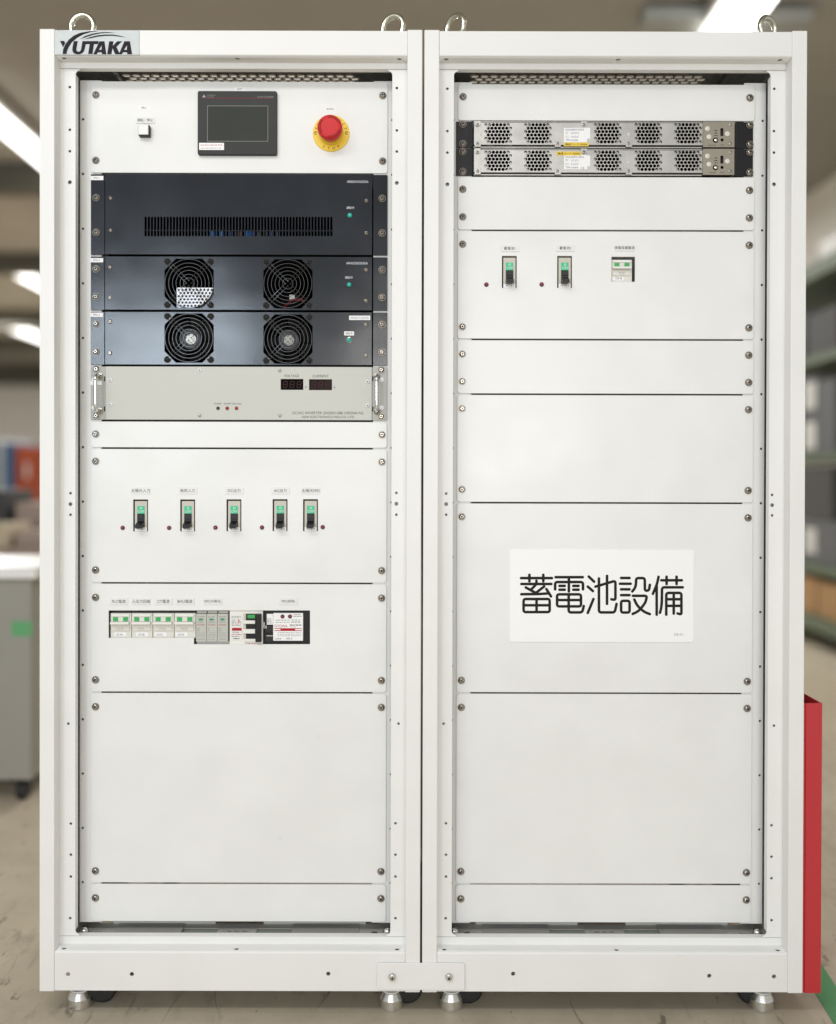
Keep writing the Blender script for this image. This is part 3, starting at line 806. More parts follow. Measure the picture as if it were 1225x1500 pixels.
STICK_BRIGHT = mesh_of('hub_sticker', Geo().lathe([(0, 0), (0.0085, 0), (0.0085, 0.0003), (0, 0.0003)], (0, 0, 0), 'F', 20), 'label_clear')
STICK = mesh_of('hub_sticker', Geo().lathe([(0, 0), (0.0085, 0), (0.0085, 0.0003), (0, 0.0003)], (0, 0, 0), 'F', 20), 'ear_grey')
def shroud_mesh():
    g = Geo(); n = 40; r = 0.0392
    g.lathe([(r, 0.0), (r, -0.030)], (0, 0, 0), 'F', n)
    return mesh_of('fan_shroud', g, 'black_metal')
SHROUD = shroud_mesh()

def power_unit(p0, p1, rack_screws, face_screws, tagtxt, tagpos, label, cuts=()):
    cx = CXL; z0, z1 = bounds('L', p0, p1)
    t = thing('power_unit', (cx, YP, z0), label, 'power unit', 'black power units stacked in the left rack')
    xa = at(154.6, 400, YP)[0]; xb = at(545.4, 400, YP)[0]
    g = Geo().plate([(xa, z0), (xb, z0), (xb, z1), (xa, z1)], cuts, YP - 0.0028, YP - 0.0008, 0.0005)
    part('face_plate', g, 'black_paint', t)
    for s in (-1, 1):
        e0 = cx + s * PWID / 2; e1 = (xa - 0.0014) if s < 0 else (xb + 0.0014)
        part('rack_ear', Geo().box(min(e0, e1), max(e0, e1), YP - 0.0002, YP + 0.0022, z0, z1, 0.0004), 'black_paint', t)
    for py in rack_screws:
        for s in (-1, 1):
            o = put('screw', SCREW, (cx + s * 0.2326, YP - 0.0003, at(350, py, YP)[1]), t); o.rotation_euler = (0, random.uniform(0, 1.5), 0)
    for px, py in face_screws: screw_at(SMALL, px, py, YP - 0.0028, t, 'face_screw')
    # chassis: open fronted dark box behind the face
    g = Geo(); yb_ = 0.36; d = 0.0012; za, zb = z0 + 0.001, z1 - 0.001; x0, x1 = xa + 0.002, xb - 0.002; yf = YP - 0.0007
    g.box(x0, x0 + d, yf, yb_, za, zb).box(x1 - d, x1, yf, yb_, za, zb).box(x0 + d, x1 - d, yf, yb_, za, za + d).box(x0 + d, x1 - d, yf, yb_, zb - d, zb).box(x0 + d, x1 - d, yb_ - d, yb_, za + d, zb - d)
    part('chassis', g, 'inside_dark', t)
    sticker(t, tagpos[0], tagpos[1], 19, 6.2, tagtxt, YP - 0.0002, 'label_white', 'ink_grey', 2.5, t=0.0002)
    return t

# unit with the louvred vent
cuts = []
for i in range(60):
    px = 214.2 + i * 4.602; xx, zz = at(px, 332.4, YP)
    cuts.append(stad(xx, zz, 0.0030, 0.0315, 2))
u1 = power_unit(254.6, 374.8, (290.3, 341), ((161.7, 290.2), (161.7, 337.4), (537, 293.6), (537, 341)), 'PMC-1', (142.2, 260.8),
                'tall black power unit with a long row of vent slots, below the touch screen panel', cuts)
xa, za = at(212, 337.2, YP); xb, _ = at(489, 337.2, YP)
part('vent_bar', Geo().box(xa, xb, YP + 0.0008, YP + 0.0022, za - 0.0007, za + 0.0007), 'black_metal', u1)
g = Geo()
for px, m_ in ((309.5, 'wire_blue'), (322.5, 'wire_blue'), (362, 'wire_blue'), (335, 'wire_navy'), (370, 'wire_navy'), (344, 'wire_metal'), (351, 'wire_red'), (378, 'wire_metal'), (389, 'wire_metal'), (396, 'wire_navy'), (405, 'wire_metal')):
    xx, zz = at(px, 344, YP)
    part('component', Geo().cyl((xx, YP + 0.012, zz - 0.0085), 0.0046 if m_ == 'wire_blue' else 0.0032, 0.017, 'Z', 12, 0.001), m_, u1)
ly = YP - 0.0028
part('lettering', Geo().text('ARDD1K2535A', *at(524.2, 266.2, ly), ly, 0.0038, 0.0350), 'ink_white', u1)
def lamp(parent, px, py, r, m_, yf, name='indicator_lamp', rim='nickel'):
    xx, zz = at(px, py, yf)
    o = part(name, Geo().lathe([(r, 0.00005), (r, 0.0010), (r * 0.85, 0.0022), (r * 0.5, 0.0032), (0, 0.0036)], (xx, yf, zz), 'F', 20), m_, parent)
    part('rim', Geo().lathe([(r * 1.02, 0.00005), (r * 1.22, 0.0001), (r * 1.22, 0.0008), (r * 1.02, 0.0010)], (xx, yf, zz), 'F', 20), rim, o)
    return o
lamp(u1, 512.7, 315.6, 0.0041, 'lamp_teal', ly, rim='black_metal')
sticker(u1, 513.4, 304.4, 14, 5.2, '運転中', ly, 'black_plastic', 'ink_white', 3.6, t=0.0002)

def fan_cut(px, py): return octo(px - 35.6, px + 35.6, py - 35.6, py + 35.6, 16.5)
def fan_set(t, px, py, with_fan=True, bright=False):
    xx, zz = at(px, py, YP)
    o = put('fan_guard', GUARD, (xx, YP - 0.0042, zz), t)
    for sx in (-1, 1):
        for sz in (-1, 1):
            s = put('screw', BLACKSCREW, (xx + sx * 31.4 * MP, YP - 0.0029, zz + sz * 31.4 * MP), o)
    put('fan_shroud', SHROUD, (xx, YP - 0.0005, zz), t)
    if with_fan:
        f = put('fan', FAN, (xx, YP + 0.014, zz), t)
        put('hub_sticker', STICK_BRIGHT if bright else STICK, (xx, YP + 0.0098, zz), f)
    return xx, zz
BLACKSCREW = make_screw('guard_screw', 0.0038, 0.0034, 0.0022, 'black_metal', 'black_metal')
SHROUD_BACK = None
u2 = power_unit(375.2, 455.8, (394.8, 435.3), ((161.2, 391.6), (161.2, 436.2), (536.5, 395), (536.2, 440.3)), 'PMC-2', (141.8, 381.2),
                'middle black unit with two fans, a bright perforated plate behind the left one', [fan_cut(277.8, 415.6), fan_cut(422.3, 416.4)])
part('lettering', Geo().text('ARAD2K2035A', *at(523.2, 385.6, ly), ly, 0.0038, 0.0350), 'ink_white', u2)
sticker(u2, 511.2, 406.6, 14, 5.2, '運転中', ly, 'black_plastic', 'ink_white', 3.6, t=0.0002)
lamp(u2, 511.7, 417.2, 0.0040, 'lamp_teal', ly, rim='black_metal')
fx, fz = fan_set(u2, 277.8, 415.6, False)
# bright perforated plate and wires standing inside the left opening
x0, z1_ = fx - 22 * MP, fz - 3.2 * MP; x1, z0_ = fx + 35 * MP, fz - 35.2 * MP
hs = []
for j in range(7):
    for i in range(12):
        hx = x0 + 0.0035 + 0.0060 * i + (0.003 if j % 2 else 0); hz = z1_ - 0.0036 - 0.0052 * j
        if hx < x1 - 0.003 and hz > z0_ + 0.0025: hs.append(circ(hx, hz, 0.0021, 8))
part('perforated_plate', Geo().plate([(x0, z0_), (x1, z0_), (x1, z1_), (x0, z1_)], hs, YP + 0.014, YP + 0.0152), 'bright_steel', u2)
g = Geo().tube([(fx + 0.010, YP + 0.020, fz - 0.005), (fx + 0.018, YP + 0.0205, fz - 0.018), (fx + 0.028, YP + 0.020, fz - 0.034)], 0.0028, 8)
part('wire', g, 'wire_red', u2)
part('connector', Geo().box(fx - 0.007, fx + 0.009, YP + 0.0165, YP + 0.024, fz - 0.037, fz - 0.014, 0.0008), 'wire_navy', u2)
fx, fz = fan_set(u2, 422.3, 416.4, False)
g = Geo().tube([(fx - 0.012, YP + 0.04, fz - 0.030), (fx + 0.002, YP + 0.036, fz - 0.019), (fx + 0.016, YP + 0.036, fz - 0.018), (fx + 0.030, YP + 0.03, fz - 0.028)], 0.0025, 8)
part('wire', g, 'wire_red', u2)
part('component', Geo().box(fx - 0.004, fx + 0.005, YP + 0.045, YP + 0.06, fz - 0.016, fz - 0.008, 0.0005), 'tray_grey', u2)

u3 = power_unit(456.2, 536.0, (475, 515.6), ((161.2, 471.2), (161.2, 517), (536, 475.3), (536, 520.3)), 'PMC-3', (141.6, 461.2),
                'lowest black unit with two round fans, white paper tags at its right end', [fan_cut(277.8, 495.6), fan_cut(422.3, 497.2)])
fan_set(u3, 277.8, 495.6, True, True); fan_set(u3, 422.3, 497.2)
sticker(u3, 527, 465.6, 31, 6.4, 'ARAD1K2035A', ly, 'label_white', 'ink_blue', 3.0, 27, t=0.0002)
sticker(u3, 511.6, 488.4, 14.5, 6, '運転中', ly, 'label_white', 'ink_grey', 3.4, t=0.0002)
lamp(u3, 511.7, 498.2, 0.0040, 'lamp_teal', ly, rim='nickel')

# ---------------------------------------------------------------- inverter
def inverter():
    z0, z1 = bounds('L', 536.2, 616.3); cx = CXL
    t = thing('inverter', (cx, YP, z0), 'beige grey inverter with two digital displays and chrome handles', 'inverter')
    xa = at(155.4, 575, YP)[0]; xb = at(545, 575, YP)[0]; yf = YP - 0.0020
    d1 = rect(*prect(411.6, 444.6, 555.4, 571.2)); d2 = rect(*prect(453.2, 486.6, 555.8, 571.6))
    part('face_plate', Geo().plate([(xa, z0), (xb, z0), (xb, z1), (xa, z1)], [d1, d2], yf, YP + 0.0005, 0.0003), 'beige_grey', t)
    for s in (-1, 1):
        e0 = cx + s * PWID / 2; e1 = (xa - 0.0005) if s < 0 else (xb + 0.0005)
        e = part('rack_ear', Geo().plate(rrect((e0 + e1) / 2, (z0 + z1) / 2, abs(e1 - e0), z1 - z0, 0.0012), (), YP - 0.0004, YP + 0.002, 0.0003), 'ear_grey', t)
        for py in (555, 599):
            cxx, cz = at(153.6 if s < 0 else 546.4, py, YP)
            part('latch_slot', Geo().box(cxx - 0.0010, cxx + 0.0010, YP - 0.0007, YP - 0.00045, cz - 0.004, cz + 0.004), 'black_metal', e)
        hx = at(146.5 if s < 0 else 552.6, 577, YP)[0]; za = at(350, 551.5, YP)[1]; zb = at(350, 602.5, YP)[1]
        d = 0.0215
        path = soften([(hx, YP - 0.0004, za), (hx, YP - d, za - 0.000), (hx, YP - d, zb + 0.000), (hx, YP - 0.0004, zb)], 0.010, 7)
        hdl = part('handle', Geo().tube(path, 0.0029, 12), 'chrome', t)
        for zz in (za, zb):
            part('ferrule', Geo().lathe([(0.003, 0.0), (0.0052, 0.0001), (0.0052, 0.0020), (0.003, 0.0030)], (hx, YP - 0.0004, zz), 'F', 16), 'nickel', hdl)
        for py in (556.5, 597.5):
            px = 138.0 if s < 0 else 559.5
            cxx, cz = at(px, py, YP)
            part('rivet', Geo().lathe([(0.0040, 0.0005), (0.0040, 0.0012), (0.0028, 0.0022), (0, 0.0024)], (cxx, YP, cz), 'F', 16), 'label_white', t)
        for py in (541.3, 609.5):
            o = put('screw', SCREW, (cx + s * 0.2318, YP - 0.0005, at(350, py, YP)[1]), t); o.rotation_euler = (0, random.uniform(0, 1.5), 0)
    for px, py in ((161.6, 557), (161.6, 592.4), (292.6, 542.2), (538.6, 559.2), (538.6, 594)): screw_at(PALE, px, py, yf, t, 'face_screw')
    for px, py in ((292.6, 608.6), (410, 543), (410.2, 608.8)): screw_at(TINY, px, py, yf, t, 'face_screw')
    for (a, b_, c, d_), nm in (((411.6, 444.6, 555.4, 571.2), 0), ((453.2, 486.6, 555.8, 571.6), 1)):
        xx, zz, w, h = prect(a, b_, c, d_)
        dd = part('digital_display', Geo().box(xx - w / 2 - 0.001, xx + w / 2 + 0.001, YP + 0.0006, YP + 0.004, zz - h / 2 - 0.001, zz + h / 2 + 0.001), 'display_sheen' if nm else 'display_dark', t)
        g = Geo(); ys = YP + 0.00045
        for i in range(3):
            ox = xx + (i - 1) * 0.0112; hh = 0.0050; ww = 0.0030; sl = 0.12
            f = lambda u, v: (ox + u + sl * v, ys, zz + v)
            for seg_ in (((-ww, hh), (ww, hh)), ((-ww, 0), (ww, 0)), ((-ww, -hh), (ww, -hh)), ((-ww, hh), (-ww, 0)), ((ww, hh), (ww, 0)), ((-ww, 0), (-ww, -hh)), ((ww, 0), (ww, -hh))):
                (p, q) = seg_; dv = Vector((q[0] - p[0], q[1] - p[1])) * 0.14
                g.tube([f(p[0] + dv.x, p[1] + dv.y), f(q[0] - dv.x, q[1] - dv.y)], 0.00055, 4, flat=0.00008)
        part('segments', g, 'display_segment', dd)
    for px, m_ in ((319.6, 'led_green'), (333, 'led_red'), (346.6, 'led_red')): lamp(t, px, 598, 0.0023, m_, yf, 'light', 'black_metal')
    g = Geo()
    g.text('VOLTAGE', *at(427.2, 550.6, yf), yf, 0.0040, 0.0245).text('CURRENT', *at(469.8, 550.9, yf), yf, 0.0040, 0.0258)
    g.text('V', *at(448.2, 567.2, yf), yf, 0.0036).text('A', *at(490, 567.4, yf), yf, 0.0036)
    g.text('POWER', *at(319.4, 591.3, yf), yf, 0.0026, 0.0118).text('ALARM', *at(333, 591.3, yf), yf, 0.0026, 0.0112).text('OVER LOAD', *at(346.8, 591.4, yf), yf, 0.0026, 0.0150)
    g.text('DC/AC INVERTER ZA2003-288-130S20A-N2', *at(480.6, 604.9, yf), yf, 0.0042, 0.1150)
    g.text('ASIA ELECTRONICS IND.CO.,LTD', *at(480.6, 611.0, yf), yf, 0.0042, 0.0855)
    part('lettering', g, 'ink_grey', t)
    sticker(t, 140.8, 561, 18, 5.6, 'INV', YP - 0.0004, 'label_white', 'ink_pale', 2.4, t=0.0002)
    return t
inverter()

# ---------------------------------------------------------------- blank panels
BG = 'plain white panels closing the racks'
panel('L', 'blank_panel', 616.7, 656.8, (636.3,), 'narrow plain white panel right under the beige grey inverter', 'panel', BG)
panel('L', 'blank_panel', 1014.6, 1294.2, (1035.6, 1276), 'large plain white panel under the row of small circuit protectors', 'panel', BG)
panel('L', 'blank_panel', 1294.4, 1351.0, (1315.6,), 'lowest narrow white panel of the left rack', 'panel', BG)
panel('R', 'blank_panel', 122.5, 178.0, (142.3,), 'plain white panel above the two steel power supplies', 'panel', BG)
panel('R', 'blank_panel', 258.2, 337.8, (277.8, 318.2), 'plain white panel right under the two steel power supplies', 'panel', BG)
panel('R', 'blank_panel', 497.6, 577.8, (519.2, 559.2), 'narrow white panel right under the right rack\'s two breakers', 'panel', BG)
panel('R', 'blank_panel', 577.8, 736.8, (599, 717.4), 'plain white panel between the narrow panel and the sign panel', 'panel', BG)
panel('R', 'blank_panel', 736.8, 1015.6, (757.4, 997), 'large white panel carrying the battery equipment sign', 'panel', BG)
panel('R', 'blank_panel', 1015.6, 1295.4, (1036.6, 1277), 'large plain white panel below the battery equipment sign', 'panel', BG)
panel('R', 'blank_panel', 1295.6, 1352.4, (1317,), 'lowest narrow white panel of the right rack', 'panel', BG)

# ---------------------------------------------------------------- breakers
def breaker(t, px0, py0, code, dz=0.0):
    """moulded case breaker behind its cut-out: beige body, green OFF flag, black toggle, white code label"""
    px1 = px0 + 21.6; py1 = py0 + 46.6
    b_ = part('circuit_breaker', pbox(px0 + 1.9, px1 - 1.6, py0 + 2.2, py1 + 1.0, YP + 0.0012, YP + 0.045, 0.0006), 'breaker_beige', t)
    cxm = px0 + 11.2
    part('off_flag', pbox(cxm - 5.4, cxm + 5.2, py0 + 9.5, py0 + 21.5, YP + 0.0007, YP + 0.0018, 0.0002), 'off_green', b_)
    ff = YP + 0.0007
    g = Geo().text('OFF', *at(cxm + 0.2, py0 + 17.6 + dz, ff), ff, 0.0042, 0.0100)
    xx, zz = at(cxm + 0.2, py0 + 12.6 + dz, ff)
    g.tube([(xx + 0.0016 * math.cos(R(a)), ff - 0.0001, zz + 0.0016 * math.sin(R(a))) for a in range(0, 360, 30)], 0.0004, 4, closed=True, flat=0.0001)
    part('lettering', g, 'ink_white', b_)
    part('toggle_slot', pbox(cxm - 5.6, cxm + 5.4, py0 + 20.6, py0 + 40.6, YP + 0.0005, YP + 0.0017, 0.0002), 'black_plastic', b_)
    part('toggle_hood', pbox(cxm - 4.6, cxm + 4.8, py0 + 22.4, py0 + 28.4, YP - 0.0012, YP + 0.0004, 0.0004), 'bezel_black', b_)
    xx, zz = at(cxm - 0.1, py0 + 37.2, YP)
    bm = bmesh.new()                                 # wedge shaped lever leaning down and outwards
    a, c = 0.0056, 0.0052
    vv = [(-a, 0.0003, 0.0065), (a, 0.0003, 0.0065), (a, 0.0003, -0.0040), (-a, 0.0003, -0.0040), (-c, -0.0150, 0.0012), (c, -0.0150, 0.0012), (c, -0.0150, -0.0052), (-c, -0.0150, -0.0052)]
    vs_ = [bm.verts.new((xx + p, YP + q, zz + r)) for p, q, r in vv]
    for f in ((0, 1, 2, 3), (4, 7, 6, 5), (0, 4, 5, 1), (1, 5, 6, 2), (2, 6, 7, 3), (3, 7, 4, 0)): bm.faces.new([vs_[i] for i in f])
    bmesh.ops.bevel(bm, geom=bm.edges[:], offset=0.0008, segments=2, affect='EDGES')
    part('toggle', Geo().bm(bm), 'black_plastic', b_)
    yl = YP + 0.0010
    o = part('code_label', pbox(px0 + 2.1, px1 - 1.8, py0 + 40.8, py1 - 0.4, YP + 0.0009, YP + 0.0014, 0.0001), 'label_white', b_)
    part('lettering', Geo().text(code, *at(cxm, py0 + 43.4, YP + 0.0009), YP + 0.0009, 0.0029, 0.0135), 'ink', b_)
    return b_
def cutrect(px0, px1, py0, py1, r=0.0006):
    x, z, w, h = prect(px0, px1, py0, py1); return rrect(x, z, w, h, r, 2)
bl = [(195.3, 731.8, 'MCCB-1'), (264.2, 731.8, 'MCCB-2'), (332.0, 731.6, 'MCCB-5'), (399.6, 731.4, 'MCCB-6'), (444.2, 731.4, 'MCCB-1A')]
bp_ = panel('L', 'breaker_panel', 656.9, 854.4, (676.2, 835.4), 'white panel with five breakers in a row in the left rack', 'breaker panel', 'breaker panels',
            [cutrect(a, a + 21.6, b_, b_ + 46.6) for a, b_, _ in bl])
for i, (a, b_, c) in enumerate(bl): breaker(bp_, a, b_, c)
for px, s in ((206.4, '太陽光入力'), (275.2, '商用入力'), (343.4, 'DC出力'), (411, 'AC出力'), (455.4, '太陽光SPD')):
    sticker(bp_, px, 718.6, 27.5, 10, s, ink='ink', th=5.2, t=0.0012)
for px, py in ((180, 773.2), (248, 773.2), (315.8, 772.8), (384, 772.6), (473, 772.2)): lamp(bp_, px, py, 0.0029, 'lamp_red', YP, rim='black_metal')
br_ = [(735.6, 375.0, 'MCCB-3'), (816.6, 375.0, 'MCCB-4')]
bpr = panel('R', 'breaker_panel', 337.8, 497.6, (358.2, 479.2), 'white panel with two breakers and one small protector in the right rack', 'breaker panel', 'breaker panels',
            [cutrect(a, a + 21.4, b_, b_ + 46.6) for a, b_, _ in br_] + [cutrect(896, 930.4, 376.2, 412.6)])
for a, b_, c in br_: breaker(bpr, a, b_, c)
for px, py, w, s in ((746.6, 364, 27.5, '蓄電池1'), (828.2, 363.6, 27.5, '蓄電池2'), (914.8, 363.2, 28.5, '停電保護電源')):
    sticker(bpr, px, py, w, 9.6, s, ink='ink', th=4.6, t=0.0012)
for px, py in ((712.6, 417), (793.6, 416.8)): lamp(bpr, px, py, 0.0030, 'lamp_red', YP, rim='black_metal')

# ---------------------------------------------------------------- small modular devices
def protector(t, px0, px1, py0, py1, code, lx, cream='module_cream'):
    """two pole circuit protector: stepped cream body, two green windows, white lever bar, code label"""
    h = py1 - py0; w = px1 - px0
    o = part('circuit_protector', pbox(px0, px1, py0, py1 + 1.5, YP + 0.004, YP + 0.05, 0.0006), cream, t)
    part('shoulder', pbox(px0 + 2.2, px1 - 2.2, py0 + 0.8, py0 + 0.14 * h, YP + 0.0015, YP + 0.0041, 0.0006), 'module_light', o)
    part('window_rebate', pbox(px0 + 2.6, px1 - 2.6, py0 + 0.145 * h, py0 + 0.34 * h, YP + 0.0025, YP + 0.0041, 0.0003), cream, o)
    for f in (0.135, 0.62):
        a = px0 + w * f
        part('window', pbox(a, a + w * 0.24, py0 + 0.16 * h, py0 + 0.325 * h, YP + 0.0016, YP + 0.0026, 0.0003), 'window_green', o)
    part('lever', pbox(px0 + 1.0, px1 - 1.6, py0 + 0.35 * h, py0 + 0.45 * h, YP - 0.0040, YP + 0.0041, 0.0010), 'module_light', o)
    part('lower_step', pbox(px0 + 1.6, px1 - 2.4, py0 + 0.50 * h, py0 + 0.74 * h, YP + 0.0026, YP + 0.0041, 0.0008), cream, o)
    lines(o, px0 + w * 0.32, px0 + w * 0.66, (py0 + 0.61 * h,), YP + 0.0026, 'ink_pale', 0.8, seed=int(px0)); lines(o, px0 + w * 0.34, px0 + w * 0.66, (py0 + 0.68 * h,), YP + 0.0026, 'ink_pale', 0.6, seed=int(px0) + 1)
    yl = YP + 0.004
    lab = part('code_label', pbox(lx, lx + 17.5, py0 + 0.80 * h, py0 + 0.955 * h, yl - 0.0004, yl - 0.0001, 0.0001), 'label_white', o)
    part('lettering', Geo().text(code, *at(lx + 8.8, py0 + 0.877 * h, yl - 0.0004), yl - 0.0004, 0.0030, 0.0105), 'ink', o)
    return o
f = lambda px, py: at(px, py, YP)
dp = panel('L', 'protector_panel', 854.4, 1014.6, (875.6, 996.2), 'white panel with a stepped window of small circuit protectors and surge arresters', 'breaker panel', None,
           [[f(159.2, 934.6), f(284.2, 934.6), f(284.2, 943.8), f(454.2, 943.8), f(454.2, 894.4), f(159.2, 894.4)]])
for px, s, w in ((174.6, 'PLC電源', 26.5), (207.2, '入出力回路', 27), (240, 'CT電源', 26.5), (271.4, 'BMU電源', 27.5), (312, 'SPD(太陽光)', 28), (422.6, 'SPD(商用)', 27)):
    sticker(dp, px, 880.8, w, 9.8, s, ink='ink', th=5.0, t=0.0012)
xs = (160.6, 191.8, 223.0, 254.4, 286.2)
for i, (code, lx) in enumerate((('CP-7A', 166.5), ('CP-7B', 198.5), ('CP-7C', 225.5), ('CP-7D', 256.5))):
    protector(dp, xs[i] + 0.4, xs[i + 1] - 0.4, 898.6, 934.0, code, lx)
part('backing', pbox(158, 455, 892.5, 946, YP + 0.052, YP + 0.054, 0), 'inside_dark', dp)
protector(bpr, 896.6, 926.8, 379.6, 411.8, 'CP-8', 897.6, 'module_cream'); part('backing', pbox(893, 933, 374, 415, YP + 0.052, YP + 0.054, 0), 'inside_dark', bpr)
# three surge arrester cartridges
for i in range(3):
    a = 287.0 + i * 15.75; b_ = a + 15.3
    o = part('surge_arrester', pbox(a, b_, 899.4, 940.2, YP + 0.0012, YP + 0.05, 0.0006), 'module_grey', dp)
    cxx, cz = at(a + 7.4, 907.4, YP + 0.0012)
    part('status_window', Geo().plate([(cxx + 0.0042 * math.cos(R(q)), cz + 0.0018 * math.sin(R(q))) for q in range(0, 360, 30)], (), YP + 0.0008, YP + 0.0011), 'oval_green', o)
    part('lettering', Geo().text('OTOWA', *at(a + 7.4, 915.2, YP + 0.0012), YP + 0.0012, 0.0026, 0.0120), 'ink_red', o)
    lines(o, a + 2.5, a + 12.5, (903.6, 911.2), YP + 0.0012, 'ink_grey', 0.6, seed=40 + i); lines(o, a + 2.2, a + 5.5, (920.4, 923.6), YP + 0.0012, 'ink_grey', 0.5, seed=50 + i)
    lines(o, a + 2.2, a + 13, (927, 929, 931, 933.5), YP + 0.0012, 'ink_pale', 0.5, seed=60 + i); lines(o, a + 2.2, a + 13, (936.8,), YP + 0.0012, 'ink_pale', 0.8, seed=70 + i)
    part('clip', pbox(a + 0.5, b_ - 0.5, 896.0, 898.8, YP + 0.006, YP + 0.05, 0.0003), 'tray_grey', o)
part('mounting_base', pbox(286.8, 335.2, 940.8, 946, YP + 0.008, YP + 0.05, 0.0003), 'tray_grey', dp)
# cream three pole breaker with grey label and black lever bar
o = part('circuit_breaker', pbox(336.0, 384.8, 893.6, 945.5, YP + 0.0030, YP + 0.05, 0.0006), 'module_light', dp, 'cream breaker with printed label and black lever bar')
lb = part('printed_label', pbox(337.8, 354.4, 899.0, 938.6, YP + 0.0022, YP + 0.0029, 0.0001), 'label_clear', o)
yl = YP + 0.0022
lines(lb, 339.5, 353, (903.0, 905.0), yl, 'ink_grey', 0.6, seed=81); lines(lb, 339.5, 346, (908, 910, 912), yl, 'ink_pale', 0.9, seed=82); lines(lb, 348.5, 352.8, (908.2, 910, 911.6), yl, 'ink_red', 1.1, seed=83)
lines(lb, 339.5, 353, (914, 916), yl, 'ink_grey', 0.6, seed=84)
part('red_band', pbox(339.6, 353.8, 920.0, 924.2, yl - 0.0002, yl - 0.00005, 0), 'ink_red', lb)
part('lettering', Geo().text('OTOWA', *at(345.4, 926.4, yl), yl, 0.0026, 0.0108), 'ink', lb)
lines(lb, 339.5, 354, (929.6,), yl, 'ink_red', 1.0, seed=85); lines(lb, 339.5, 351, (932.4,), yl, 'ink_grey', 0.7, seed=86); lines(lb, 342, 351, (935.4,), yl, 'ink', 1.2, seed=87)
part('lever_well', pbox(356.2, 375.4, 898.8, 938.8, YP + 0.0020, YP + 0.0029, 0), 'breaker_beige', o)
part('lever_slot', pbox(360.2, 375.2, 899.2, 938.6, YP + 0.0014, YP + 0.0019, 0), 'black_plastic', o)
part('off_flag', pbox(362.6, 373.6, 900.6, 905.8, YP + 0.0006, YP + 0.0013, 0.0002), 'window_green', o)
part('lever_guard', pbox(356.4, 374.0, 908.8, 913.8, YP - 0.001, YP + 0.0013, 0.0006), 'module_light', o)
part('lever_guard', pbox(356.4, 374.0, 921.4, 928.0, YP - 0.001, YP + 0.0013, 0.0006), 'module_light', o)
part('lever_guard', pbox(356.4, 374.6, 935.8, 939.4, YP - 0.001, YP + 0.0013, 0.0006), 'module_light', o)
part('lever_bar', pbox(375.2, 383.2, 898.8, 940.0, YP - 0.0060, YP + 0.0029, 0.0008), 'black_plastic', o)
lines(o, 360, 383, (942.4,), YP + 0.003, 'ink_red', 0.8, seed=88)
# black surge protector with white label
o = part('surge_protector', pbox(386.0, 453.6, 895.0, 945.5, YP + 0.006, YP + 0.05, 0.0006), 'black_plastic', dp, 'black surge protector with white printed label')
part('terminal_step', pbox(388.0, 399.6, 917.5, 926.6, YP + 0.0030, YP + 0.0059, 0.0006), 'bezel_black', o)
part('terminal_step', pbox(388.0, 399.6, 930.0, 941.0, YP + 0.0036, YP + 0.0059, 0.0006), 'bezel_black', o)
part('terminal_lip', pbox(390.2, 399.6, 931.0, 932.6, YP + 0.0024, YP + 0.0035, 0.0003), 'ear_grey', o)
part('clip', pbox(385.8, 387.2, 912.0, 921.0, YP + 0.0020, YP + 0.0059, 0.0003), 'label_clear', o)
part('clip', pbox(388.9, 390.2, 916.4, 921.0, YP + 0.0018, YP + 0.0029, 0.0003), 'label_clear', o)
part('edge_rib', pbox(450.8, 452.6, 898.0, 942.0, YP + 0.0035, YP + 0.0059, 0.0006), 'bezel_black', o)
sl = part('side_label', pbox(390.2, 399.4, 899.8, 915.8, YP + 0.0046, YP + 0.0059, 0.0003), 'label_white', o)
lines(sl, 391.2, 398.4, (906.4, 908.4, 910.4, 912.6), YP + 0.0046, 'ink_grey', 0.7, seed=90)
wp = part('white_label', pbox(400.2, 444.0, 898.2, 938.8, YP + 0.0005, YP + 0.0059, 0.0005), 'label_white', o)
yl = YP + 0.0005
for px in (414.0, 425.0): lamp(wp, px, 903.0, 0.0027, 'lamp_red', yl, 'light', 'black_metal')
lines(wp, 430, 442, (900.4, 902.8), yl, 'ink_grey', 0.8, seed=91); lines(wp, 404, 425, (908.4, 911.6), yl, 'ink_grey', 0.7, seed=92); lines(wp, 427, 440, (908, 910, 912), yl, 'ink_grey', 0.6, seed=93)
part('lettering', Geo().text('OTOWA', *at(411.8, 917.0, yl), yl, 0.0042, 0.0212), 'ink_red', wp)
lines(wp, 424.6, 441.6, (915.6,), yl, 'ink_grey', 1.4, seed=94); lines(wp, 424.6, 434, (918.2,), yl, 'ink_pale', 0.6, seed=95)
for a, b_, c, d in ((402.2, 442.2, 920.3, 921.3), (402.2, 442.2, 923.3, 924.3)): part('red_line', pbox(a, b_, c, d, yl - 0.0002, yl - 0.00005, 0), 'ink_red', wp)
part('red_band', pbox(411, 432.6, 920.9, 923.7, yl - 0.0003, yl - 0.0001, 0), 'ink_red', wp)
lines(wp, 407, 441, (926.6, 929, 931.4), yl, 'ink_pale', 0.7, seed=96)
part('lettering', Geo().text('V275NP', *at(407.6, 935.8, yl), yl, 0.0022, 0.0102).text('SPD-2', *at(423.8, 935.4, yl), yl, 0.0028, 0.0092), 'ink', wp)

